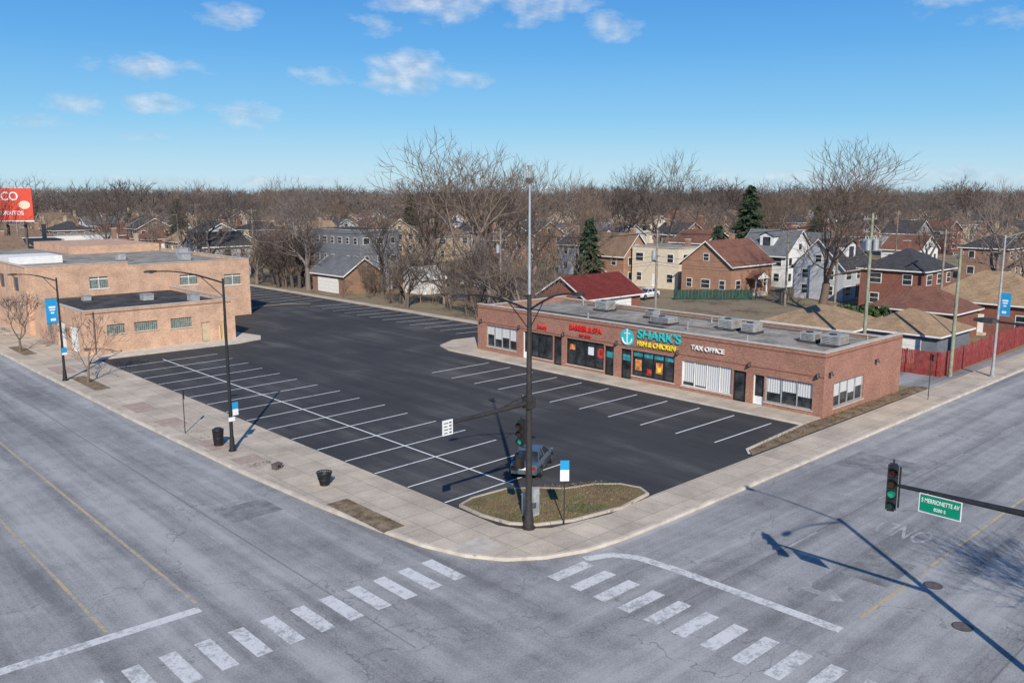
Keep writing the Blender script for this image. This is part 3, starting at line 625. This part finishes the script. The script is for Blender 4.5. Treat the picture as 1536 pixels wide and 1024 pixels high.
# ------------------------------------------------------------------ houses
def house(x,y,rot,w,d,he,hr,wm,rm,style='gable',name='brick_house',win=2,porch=False,floors=1,dormer=False,trim='white_trim'):
    b=B();b.part('walls');z0=-.16
    b.box(-w/2,w/2,-d/2,d/2,z0,he,wm)
    o=.45
    if style=='gable':
        for s_ in(-1,1):
            b.face([(s_*w/2,-d/2,he),(s_*w/2,d/2,he),(s_*w/2,0,hr)][::s_],wm)
        b.part('roof');k=(hr-he)/(d/2);zo=he-o*k
        for s_ in(-1,1):
            q=[(-w/2-o,s_*(d/2+o),zo+.02),(w/2+o,s_*(d/2+o),zo+.02),(w/2+o,0,hr+.02),(-w/2-o,0,hr+.02)]
            if s_>0:q=q[::-1]
            b.face(q,rm);b.face([(p[0],p[1],p[2]+.14) for p in q],rm)
            b.part('fascia')
            b.box(-w/2-o,w/2+o,s_*(d/2+o)-.03,s_*(d/2+o)+.03,zo-.02,zo+.16,trim)
            for e in(-1,1):
                X=e*(w/2+o+.01);b.face([(X,s_*(d/2+o),zo-.02),(X,0,hr-.02),(X,0,hr+.2),(X,s_*(d/2+o),zo+.18)],trim)
            b.part('roof')
    elif style=='hip':
        b.part('roof');r=max(0.01,w/2-d/2)
        e=[(-w/2-o,-d/2-o,he),(w/2+o,-d/2-o,he),(w/2+o,d/2+o,he),(-w/2-o,d/2+o,he)];a=(-r,0,hr);c=(r,0,hr)
        b.face([e[0],e[1],c,a],rm);b.face([e[1],e[2],c],rm);b.face([e[2],e[3],a,c],rm);b.face([e[3],e[0],a],rm);b.face(e[::-1],trim)
        b.part('fascia')
        for i in range(4):
            p,q=e[i],e[(i+1)%4];b.face([(p[0],p[1],he-.16),(q[0],q[1],he-.16),q,p],trim)
    else:
        b.part('roof');b.box(-w/2-.08,w/2+.08,-d/2-.08,d/2+.08,he,he+.12,'coping');rect(b,-w/2+.2,w/2-.2,-d/2+.2,d/2-.2,he+.126,rm)
    b.part('windows')
    def wn(face,u,zc,ww,hh):
        for (t0,t1,g,m) in((0,.05,.09,trim),(.051,.065,0,'window_glass')):
            a=ww/2+g;c=hh/2+g
            if face==0: b.box(u-a,u+a,-d/2-t1,-d/2-t0-.001,zc-c,zc+c,m)
            if face==1: b.box(u-a,u+a,d/2+t0+.001,d/2+t1,zc-c,zc+c,m)
            if face==2: b.box(-w/2-t1,-w/2-t0-.001,u-a,u+a,zc-c,zc+c,m)
            if face==3: b.box(w/2+t0+.001,w/2+t1,u-a,u+a,zc-c,zc+c,m)
        if face==0: b.box(u-ww/2,u+ww/2,-d/2-.075,-d/2-.066,zc-.03,zc+.03,trim)
        if face==2: b.box(-w/2-.075,-w/2-.066,u-ww/2,u+ww/2,zc-.03,zc+.03,trim)
    fh=he/floors if floors>1 else he
    if win:
        for fl in range(floors):
            zc=fh*fl+min(1.6,fh*.55)
            for face,L in((0,w),(1,w),(2,d),(3,d)):
                n=max(1,int(L/3.0))
                for i in range(n):
                    if fl==0 and face==0 and i==n//2: continue
                    wn(face,-L/2+L*(i+.5)/n,zc,rnd.choice([.9,1.1,1.5]),1.25)
        if style=='gable' and hr-he>1.8:
            wn(2,0,he+(hr-he)*.32,.9,1.0);wn(3,0,he+(hr-he)*.32,.9,1.0)
        b.part('door');b.box(-.5,.5,-d/2-.07,-d/2-.001,0,2.1,'dark_red_brick' if rnd.random()<.5 else trim);b.box(-.9,.9,-d/2-1.0,-d/2-.071,-.16,.1,'concrete')
        b.part('chimney');cx=w*.28;b.box(cx-.35,cx+.35,d*.12,d*.12+.7,he*.8,hr+.8,wm if 'brick' in wm else 'brown_brick');b.box(cx-.4,cx+.4,d*.12-.05,d*.12+.75,hr+.8,hr+.92,'coping')
    else:
        b.part('door');b.box(-w*.32,w*.32,-d/2-.05,-d/2-.001,-.1,2.2,trim)
        for i in range(1,4): b.box(-w*.32,w*.32,-d/2-.058,-d/2-.051,-.1+i*.55,-.08+i*.55,'hvac_metal')
    if porch:
        b.part('porch');b.box(-1.6,1.6,-d/2-1.9,-d/2-1.01,-.16,.35,'concrete')
        for u in(-1.5,1.5): b.box(u-.08,u+.08,-d/2-1.8,-d/2-1.64,.35,2.5,trim)
        b.face([(-1.9,-d/2-2.1,2.5),(0,-d/2-2.1,3.5),(0,-d/2-.05,3.5),(-1.9,-d/2-.05,2.5)],rm);b.face([(1.9,-d/2-2.1,2.5),(1.9,-d/2-.05,2.5),(0,-d/2-.05,3.5),(0,-d/2-2.1,3.5)],rm)
        b.face([(-1.9,-d/2-2.08,2.45),(1.9,-d/2-2.08,2.45),(0,-d/2-2.08,3.42)],trim)
    if dormer:
        b.part('dormer');yb=-d*.34;zt=he+(hr-he)*.92;zb=he+(hr-he)*.25
        b.box(-1.3,1.3,yb,0,zb,zt-.5,'siding_white');b.face([(-1.6,yb-.3,zt-.55),(0,yb-.3,zt+.15),(0,.4,zt+.15),(-1.6,.4,zt-.55)],rm);b.face([(1.6,yb-.3,zt-.55),(1.6,.4,zt-.55),(0,.4,zt+.15),(0,yb-.3,zt+.15)],rm);b.face([(-1.3,yb-.01,zt-.5),(1.3,yb-.01,zt-.5),(0,yb-.01,zt+.08)],'siding_white')
        b.box(-.7,.7,yb-.04,yb-.005,zb+.4,zt-.7,'window_glass')
    b.build(name,(x,y,0),rot)
H_=math.pi/2
occupied=[]
keep=[]
def hs(F,R,rot,*a,**k):
    x,y=N(F,R);occupied.append((x,y,max(a[0],a[1])*.62));keep.append((F,R,max(a[0],a[1])*.5));house(x,y,rot,*a,**k)
W_=-H_
hs(139,-26.5,W_,9.5,7,2.9,5.2,'brown_brick','grey_shingle','gable','garage',0)
hs(140,-21.3,0,2.6,3.0,2.3,3.2,'siding_white','white_shingle','gable','garden_shed',0)
hs(136,-14.0,0,4.2,5,2.4,3.9,'siding_white','white_shingle','gable','garage',0)
hs(112,10.2,0,10.5,8,2.6,4.9,'dark_red_brick','red_shingle','gable','garage',0)
hs(152,18.5,W_,8.5,7,5.0,8.4,'house_brick','brown_shingle','gable','brick_house',floors=2)
hs(146,26.5,W_,9.5,8,6.5,6.9,'cream','roof_gravel','flat','apartment_house',floors=2)
hs(137,34,0,11.5,9,4.6,8.0,'house_brick','rust_shingle','gable','brick_house',floors=1,porch=True)
hs(150,45.5,W_,9,9,5.2,9.0,'siding_white','grey_shingle','gable','house',floors=2,dormer=True)
hs(131,48.5,0,9,8,4.6,8.6,'siding_grey','dark_shingle','gable','house',floors=2,dormer=True)
hs(118,53.8,0,9.5,8.5,5.4,8.0,'dark_red_brick','dark_shingle','hip','brick_house',floors=2)
hs(87,31.8,W_,9,7.5,2.6,4.3,'brown_brick','tan_shingle','hip','garage',0)
house(84.5,34.2,W_,8,7.5,2.7,4.5,'siding_slate','tan_shingle','hip','garage',0);occupied.append((84.5,34.2,6))
hs(96,46.0,W_,9,7,2.9,5.2,'dark_red_brick','rust_shingle','hip','garage',0)
hs(99,55.5,W_,12,9,3.4,6.6,'dark_red_brick','tan_shingle','hip','brick_bungalow')
hs(190,-34,W_,18,10,7.6,8,'siding_slate','roof_tar','flat','apartment_house',floors=2)
hs(215,-106,0,14,9,5.2,6,'siding_white','roof_gravel','flat','warehouse')
hs(175,-78,W_,10,9,3.4,6.4,'yellow_brick','brown_shingle','hip','brick_bungalow')
kinds=[('house_brick','brown_shingle'),('yellow_brick','tan_shingle'),('brown_brick','dark_shingle'),('siding_white','grey_shingle'),('dark_red_brick','rust_shingle'),('cream','brown_shingle'),('siding_grey','dark_shingle'),('yellow_brick','brown_shingle'),('siding_white','rust_shingle')]
for gx in range(0,9):
    for gy in range(0,30):
        for side in (0,1):
            x=128+gx*46+side*20+rnd.uniform(-1,1);y=34+gy*11.5+rnd.uniform(-.8,.8)
            F=x*ca+y*sa;R=x*sa-y*ca
            if F<155 or F>430 or abs(R)>.62*F: continue
            if any((x-a)**2+(y-c)**2<(q+7)**2 for a,c,q in occupied): continue
            if rnd.random()<.12: continue
            w_,r_=rnd.choice(kinds);fl=rnd.choice([1,2,2]);he=3.3 if fl==1 else 5.6
            occupied.append((x,y,6))
            house(x,y,W_ if side else H_,8,10,he,he+rnd.uniform(2.2,3.2),w_,r_,rnd.choice(['hip','gable','gable']),'bungalow',floors=fl)
for gy in range(0,12):
    for gx in range(0,5):
        x=34+gx*19+rnd.uniform(-2,2);y=160+gy*15+rnd.uniform(-1.5,1.5)
        if any((x-a)**2+(y-c)**2<(q+7)**2 for a,c,q in occupied): continue
        if rnd.random()<.12: continue
        w_,r_=rnd.choice(kinds);fl=rnd.choice([1,2,2]);he=3.3 if fl==1 else 5.6
        occupied.append((x,y,6));house(x,y,rnd.choice([W_,0]),9,9.5,he,he+rnd.uniform(2,3),w_,r_,rnd.choice(['hip','gable','gable','flat']),'bungalow',floors=fl)
b=B();x,y=N(172,-99.5);b.part('posts')
for u in(-3.5,0,3.5): b.box(u-.2,u+.2,.3,.7,-.16,12,'rust_iron')
b.part('panel').box(-5.5,5.5,0,.25,10,16.2,'billboard_red');b.part('frame').box(-5.6,5.6,-.06,.3,9.75,9.98,'white_trim')
b.part('catwalk').box(-5.5,5.5,-.9,-.1,9.4,9.5,'rust_iron')
r=b.build('billboard',(x,y,0),math.radians(-43))
rx=Vector((math.cos(math.radians(-43)),math.sin(math.radians(-43)),0));nrm=Vector((rx.y,-rx.x,0))
text(r,'lettering','TACO',2.3,Vector((x,y,14.6))+nrm*.03+rx*-.4,rx,(0,0,1),'white_letters',.02)
text(r,'lettering','& BURRITOS',1.1,Vector((x,y,11.4))+nrm*.03+rx*.6,rx,(0,0,1),'white_letters',.02)
b=B();b.mesh([(0,0,0)]+[(1.15*math.cos(t*math.pi/9),0,.8*math.sin(t*math.pi/9)) for t in range(18)],[(0,(i+1)%18+1,i+1) for i in range(18)],'cream')
o=b.build('round_logo',Vector((x,y,13.0))+nrm*.03+rx*3.9,math.radians(-43));o.parent=r;o.matrix_parent_inverse=r.matrix_world.inverted()
# ------------------------------------------------------------------ cars
def car(x,y,rot,paint_,name='parked_car',sc_=1.):
    b=B();b.part('body')
    st=[(-2.2,.38,.55,.62,.62),(-2.12,.28,.6,.74,.78),(-1.7,.24,.66,.82,.86),(-1.0,.22,.72,.9,.88),(-.6,.22,.74,.95,.88),(.4,.22,.76,.97,.88),(1.3,.22,.78,.98,.88),(1.75,.24,.78,.98,.86),(2.15,.3,.72,.93,.8),(2.25,.42,.6,.86,.66)]
    vs=[];n=8
    for (sx,zl_,zs,zt,hw) in st:
        vs+= [(sx,-hw*.9,zl_),(sx,-hw,zl_+.15),(sx,-hw,zs),(sx,-hw*.88,zt),(sx,hw*.88,zt),(sx,hw,zs),(sx,hw,zl_+.15),(sx,hw*.9,zl_)]
    fs=[tuple(range(n)),tuple(range(len(vs)-1,len(vs)-n-1,-1))]
    for i in range(len(st)-1):
        for k in range(n): fs.append((i*n+k,i*n+n+k,i*n+n+(k+1)%n,i*n+(k+1)%n))
    b.mesh(vs,fs,paint_,False)
    b.part('cabin')
    v=[(-.95,-.78,.93),(1.75,-.76,.96),(1.75,.76,.96),(-.95,.78,.93),(-.22,-.6,1.4),(1.02,-.58,1.41),(1.02,.58,1.41),(-.22,.6,1.4)]
    b.mesh(v,[(0,1,5,4),(2,3,7,6),(3,0,4,7),(1,2,6,5)],'window_glass')
    b.part('roof');b.mesh([(-.3,-.62,1.39),(1.08,-.6,1.4),(1.08,.6,1.4),(-.3,.62,1.39),(-.1,-.5,1.45),(.9,-.5,1.46),(.9,.5,1.46),(-.1,.5,1.45)],[(4,5,6,7),(0,1,5,4),(1,2,6,5),(2,3,7,6),(3,0,4,7)],paint_,False)
    for s_ in(-1,1):
        for p,q in(((-.97,.79,.93),(-.24,.61,1.41)),((.35,.8,.95),(.38,.62,1.42)),((1.77,.78,.96),(1.04,.6,1.42))):
            b.tube([(p[0],s_*p[1],p[2]),(q[0],s_*q[1],q[2])],.035,paint_,4)
        b.box(-.75,-.55,s_*.88,s_*1.0,.95,1.07,paint_)
        b.box(-1.0,1.7,s_*.885,s_*.9,.5,.54,'black_metal')
    b.part('wheels')
    for wx in(-1.4,1.35):
        for s_ in(-1,1):
            b.tube([(wx,s_*.7,.31),(wx,s_*.9,.31)],.32,'rubber',18);b.tube([(wx,s_*.895,.31),(wx,s_*.91,.31)],.2,'chrome',12);b.tube([(wx,s_*.6,.34),(wx,s_*.885,.34)],.38,'black_metal',18)
    b.part('lights')
    for s_ in(-1,1): b.box(-2.21,-2.0,s_*.5,s_*.74,.58,.7,'lamp_glass');b.box(2.15,2.27,s_*.5,s_*.72,.66,.82,'tail_lens')
    b.part('bumper').box(2.2,2.32,-.7,.7,.38,.56,'chrome');b.box(2.255,2.29,-.22,.22,.62,.76,'sign_white')
    b.part('grille').box(-2.24,-2.1,-.42,.42,.42,.62,'black_metal');b.box(-2.25,-2.241,-.2,.2,.44,.54,'sign_white')
    r=b.build(name,(x,y,.0),rot);r.scale=(sc_,)*3
car(33.2,33.9,math.radians(212),'car_paint',sc_=.95)
x,y=N(128,20);car(x,y,0,'white_car')
x,y=N(141,-6.5);car(x,y,H_,'white_car')
x,y=N(104,57);car(x,y,H_,'chrome')
# ------------------------------------------------------------------ trees
def gen_tree(seed,h,spread=1.,levels=6,trunk=.22,r0=None,twig=3,thick=1.,minr=.012):
    r=random.Random(seed);vs=[];fs=[]
    r0=r0 or h*.021*thick
    def seg(p,q,ra,rb,n):
        d=(q-p)
        if d.length<1e-5:return
        d.normalize();a=d.orthogonal().normalized();c=d.cross(a);i=len(vs)
        for pt,rr in((p,ra),(q,rb)):
            for k in range(n):
                t=2*math.pi*k/n;vs.append(pt+(a*math.cos(t)+c*math.sin(t))*rr)
        for k in range(n): fs.append((i+k,i+(k+1)%n,i+n+(k+1)%n,i+n+k))
    def grow(p,d,L,rad,lv):
        n=7 if lv==0 else 5 if lv<2 else 3
        k=3 if lv<3 else 2
        q=p;dd=d.copy();ra=rad
        pts=[]
        for i in range(k):
            dd=(dd+Vector((r.uniform(-1,1),r.uniform(-1,1),r.uniform(-.4,.8)))*(.10 if lv==0 else .22)).normalized()
            nq=q+dd*L/k;rb=ra*(.88 if lv else .92)
            seg(q,nq,max(ra,minr),max(rb,minr),n);q=nq;ra=rb;pts.append((q.copy(),dd.copy(),ra))
        if lv>=levels:
            for j in range(twig):
                t=(dd+Vector((r.uniform(-1,1),r.uniform(-1,1),r.uniform(-.5,1)))*.85).normalized();e=q+t*L*r.uniform(.6,1.1)
                i=len(vs);w=max(minr*.9,ra*.8);a=t.orthogonal().normalized()*w;c=t.cross(a)
                vs.extend([q+a,q-a,q+c,e]);fs.append((i,i+1,i+3));fs.append((i+1,i+2,i+3))
            return
        ch=3 if lv<3 else r.choice([2,3])
        for j in range(ch):
            ang=r.uniform(.28,.7)*spread*(1.15 if lv==0 else 1)
            if j==0 and lv<3: ang*=.4
            az=2*math.pi*(j/ch)+r.uniform(-.6,.6)
            a=dd.orthogonal().normalized();c=dd.cross(a)
            nd_=(dd*math.cos(ang)+(a*math.cos(az)+c*math.sin(az))*math.sin(ang))
            nd_.z+=.08;nd_.normalize()
            grow(q,nd_,L*r.uniform(.66,.9)*(1.2 if lv==0 else 1),ra*(.8 if j==0 else .64),lv+1)
        if 0<lv<levels-1:
            for pt,dv,rr in pts[:-1]:
                if r.random()<.7:
                    a=Vector((r.uniform(-1,1),r.uniform(-1,1),r.uniform(-.2,.6)));nd_=(dv*.5+a).normalized()
                    grow(pt,nd_,L*.5,rr*.45,min(levels,lv+2))
    grow(Vector((0,0,-.2)),Vector((0,0,1)),h*trunk,r0,0)
    mz=max(v.z for v in vs);k=h/mz
    vs=[v*k for v in vs]
    return vs,fs
def tree_mesh(name,seed,h,mat_,**k):
    vs,fs=gen_tree(seed,h,**k);me=bpy.data.meshes.new(name);me.from_pydata([tuple(v) for v in vs],[],fs);me.materials.append(MATS[mat_]);me.polygons.foreach_set('use_smooth',[True]*len(fs));me.update();return me
big=[tree_mesh('bare_tree_mesh',11+i,20,['bark','bark_warm','bark_grey','bark'][i%4],levels=6,spread=1.12,thick=1.2,twig=2,minr=.022,trunk=.2) for i in range(5)]
mid=[tree_mesh('bare_tree_mesh',41+i,12,['bark_warm','bark','bark_dark','bark_grey'][i],levels=4,spread=1.2,thick=1.3,twig=4,minr=.022) for i in range(4)]
far=[tree_mesh('far_tree_mesh',91+i,16,['bark_grey','bark','bark_warm','bark_grey','bark_dark'][i],levels=4,spread=1.2,thick=1.3,twig=4,minr=.04,trunk=.2) for i in range(5)]
small=[tree_mesh('small_tree_mesh',71+i,6,['bark_warm','bark'][i%2],levels=4,spread=.9,trunk=.26,r0=.09,twig=5,minr=.013) for i in range(3)]
def tree(me,x,y,h,base,name='bare_tree',wide=1.,parent=None,z=-.16):
    o=bpy.data.objects.new(name,me);s_=h/base;o.location=(x,y,z);o.scale=(s_*wide,s_*wide,s_);o.rotation_euler=(0,0,rnd.uniform(0,6.28));col.objects.link(o)
    if parent:o.parent=parent
    return o
for i,(F,R,h,wd) in enumerate([(128,-6.5,25.5,1.15),(140,-14,22,1.1),(150,4,22,1),(133,-20,16,1),(170,29.5,25,1.05),(178,22,22,1),(112,40.5,23.5,1.15),(118,66,18,1.1),(165,-99,21,1),(205,-95,20,1),(145,-3,21,1),(150,11,18,.9),(140,-33,17,1),(160,-60,18,1.),(178,-44,20,1),(190,60,18,1),(172,52,19,1)]):
    x,y=N(F,R);tree(big[i%5],x,y,h,20,wide=wd)
tree(small[0],22.1,75,6.4,6,'street_tree',1.3);tree(small[1],21.9,94.7,6.4,6,'street_tree',1.4)
tree(big[1],29.5,-3.5,14,20);
root=bpy.data.objects.new('thicket',None);col.objects.link(root)
for i in range(125):
    x=rnd.uniform(69,76) if i%3 else rnd.uniform(81,95);y=rnd.uniform(74,152)
    if any((x-a)**2+(y-c)**2<(q+1)**2 for a,c,q in occupied): continue
    F=x*ca+y*sa;R=x*sa-y*ca
    m_=rnd.choice(small+mid);bs=6 if m_ in small else 12
    if m_ in mid and any(F<f_ and abs(R/F-r_/f_)<w_/f_ for f_,r_,w_ in keep): continue
    tree(m_,x,y,rnd.uniform(2.5,6) if m_ in small else rnd.uniform(6,11),bs,'thicket_tree',1.2,parent=root)
root=bpy.data.objects.new('distant_trees',None);col.objects.link(root)
for i in range(2500):
    F=95+ (rnd.random()**1.2)*900;R=rnd.uniform(-.64,.64)*F
    x,y=N(F,R)
    if x<70 and y<152: continue
    if x<30: continue
    if y<32: continue
    if F<330:
        if rnd.random()<(.72 if R<0 else .8): continue
        if F<160 and R>2 and rnd.random()<.75: continue
    elif rnd.random()<.15: continue
    if any((x-a)**2+(y-c)**2<(q*.9)**2 for a,c,q in occupied): continue
    if any(F<f_ and abs(R/F-r_/f_)<w_/f_ for f_,r_,w_ in keep): continue
    h=rnd.uniform(10,18) if F<280 else rnd.uniform(12,19)+(rnd.random()**4)*6
    if F>230: tree(rnd.choice(far),x,y,h,16,'tree',rnd.uniform(1,1.3),root)
    elif rnd.random()<.45: tree(rnd.choice(mid),x,y,h*.8,12,'tree',rnd.uniform(1,1.25),root)
    else: tree(rnd.choice(big),x,y,h*1.1,20,'tree',rnd.uniform(.95,1.2),root)
def conifer(x,y,h,w,name='pine_tree',m='pine'):
    b=B();r=random.Random(int(x*10));b.part('trunk').tube([(0,0,-.16),(0,0,h*.97)],[h*.018,.03],'bark_dark',7)
    b.part('foliage');n=int(h*19)
    for i in range(n):
        t=(i/n)**.9;z=h*(.08+.9*t);L=w/2*(1-t)**.8*r.uniform(.65,1.15)+.25;a=r.uniform(0,6.28);c,s_=math.cos(a),math.sin(a)
        k=int(6+L*7)
        for j in range(k):
            u=(j+r.random())/k;rr=L*u;zz=z-rr*.22+r.uniform(-.15,.15);wd=.6*(1-u*.6)
            px,py=c*rr-s_*r.uniform(-wd,wd),s_*rr+c*r.uniform(-wd,wd);q=.32+.25*r.random()
            d1=Vector((r.uniform(-1,1),r.uniform(-1,1),r.uniform(-.5,.2))).normalized()*q;d2=Vector((c,s_,-.5)).normalized()*q*1.3
            p=Vector((px,py,zz));b.face([p-d1*.5,p+d1*.5,p+d2],m)
    b.build(name,(x,y,0))
x,y=N(158,43);conifer(x,y,17,10.5);x,y=N(150,35.5);conifer(x,y,10,5.5);x,y=N(140,12.5);conifer(x,y,11.5,5.5)
x,y=N(200,70);conifer(x,y,13,6);x,y=N(230,-88);conifer(x,y,14,7);x,y=N(260,-30);conifer(x,y,15,7)
for i in range(5):
    x,y=N(93-i*.3,35.5+i*1.1);conifer(x,y,3.6,1.6,'evergreen_shrub','hedge')
# ------------------------------------------------------------------ sky and light
w=bpy.data.worlds.new('World');sc.world=w;w.use_nodes=True;nt=w.node_tree;bg=nt.nodes['Background']
try:
    w.cycles.sampling_method='MANUAL';w.cycles.sample_map_resolution=256
except Exception: pass
sky=nd(nt,'ShaderNodeTexSky',sky_type='NISHITA',sun_disc=False);sky.sun_elevation=math.radians(32.5);sky.sun_rotation=math.radians(218);sky.altitude=200;sky.air_density=1.0;sky.dust_density=.2;sky.ozone_density=3
tc=nd(nt,'ShaderNodeTexCoord').outputs['Generated'];sp=nd(nt,'ShaderNodeSeparateXYZ');nt.links.new(tc,sp.inputs[0])
X_,Y_,Z_=sp.outputs
az=mth(nt,'SUBTRACT',AZ,mth(nt,'ARCTAN2',Y_,X_))
el=mth(nt,'ARCSINE',Z_)
cv=nd(nt,'ShaderNodeCombineXYZ');nt.links.new(az,cv.inputs[0]);nt.links.new(mth(nt,'MULTIPLY',el,2.),cv.inputs[1])
n1=noise(nt,cv.outputs[0],22,7,.6);n2=noise(nt,cv.outputs[0],45,4,.6)
clouds=[(-.117,.128,.05,.022,1.3),(-.06,.122,.055,.009,.8),(-.08,.21,.08,.026,1.3),(.02,.205,.07,.022,1.1),(.105,.177,.035,.015,1.),(.45,.198,.055,.02,.95),(-.385,.126,.065,.010,.9),(-.445,.09,.032,.011,.9),(-.37,.088,.055,.009,.85),(-.285,.080,.038,.012,.95),(-.205,.124,.04,.009,.8),(-.15,.178,.028,.010,.75),(-.30,.182,.038,.012,.85),(-.5,.068,.04,.006,.65),(-.39,.058,.03,.004,.6),(.5,.165,.04,.012,.6),(.42,.014,.2,.010,.9),(-.3,.012,.2,.006,.5)]
acc=None
for a,e,s1,s2,amp in clouds:
    dx=mth(nt,'DIVIDE',mth(nt,'SUBTRACT',az,a),s1*1.2);dy=mth(nt,'DIVIDE',mth(nt,'SUBTRACT',el,e),s2*1.3)
    q=mth(nt,'ADD',mth(nt,'MULTIPLY',dx,dx),mth(nt,'MULTIPLY',dy,dy))
    v=mth(nt,'MULTIPLY_ADD',q,-amp,amp)
    acc=v if acc is None else mth(nt,'MAXIMUM',acc,v)
acc=mth(nt,'MAXIMUM',acc,-.6)
d=mth(nt,'ADD',mth(nt,'MULTIPLY',acc,.6),mth(nt,'MULTIPLY_ADD',n1,2.2,-1.22))
d=mth(nt,'MULTIPLY',d,1.15,clamp=True)
d=mth(nt,'MULTIPLY',d,.8)
SS=.12
cc=ramp(nt,n2,[(.35,(.42/SS,.52/SS,.66/SS)),(.65,(.78/SS,.83/SS,.9/SS))])
def S(r,g,b_): return (r/SS,g/SS,b_/SS)
gr=nd(nt,'ShaderNodeMapRange');gr.inputs[1].default_value=-.02;gr.inputs[2].default_value=.6;nt.links.new(el,gr.inputs[0])
grad=ramp(nt,gr.outputs[0],[(.0,S(.42,.60,.76)),(.06,S(.45,.70,.86)),(.16,S(.22,.55,.86)),(.28,S(.10,.40,.82)),(.40,S(.05,.28,.74)),(1.,S(.045,.15,.42))])
c=mix(nt,.88,sky.outputs[0],grad)
c=mix(nt,d,c,cc)
nt.links.new(c,bg.inputs[0]);bg.inputs[1].default_value=SS
L=bpy.data.lights.new('sun','SUN');L.energy=5.0;L.angle=math.radians(.5);L.color=(1,.94,.85);lo=bpy.data.objects.new('sun',L);col.objects.link(lo)
e=math.radians(32.5);h=math.radians(52);lo.rotation_euler=Vector((math.cos(h)*math.cos(e),math.sin(h)*math.cos(e),-math.sin(e))).to_track_quat('-Z','Y').to_euler()
# ------------------------------------------------------------------ camera
cd=bpy.data.cameras.new('camera');cd.sensor_width=36;cd.lens=1300/1536*36;cd.clip_end=9000;cd.clip_start=.1
co=bpy.data.objects.new('camera',cd);col.objects.link(co);co.location=(0,0,15.5)
p=math.atan(224/1300);v=Vector((ca*math.cos(p),sa*math.cos(p),-math.sin(p)));co.rotation_euler=v.to_track_quat('-Z','Y').to_euler();sc.camera=co
sc.view_settings.view_transform='Standard';sc.view_settings.look='None';sc.view_settings.exposure=0
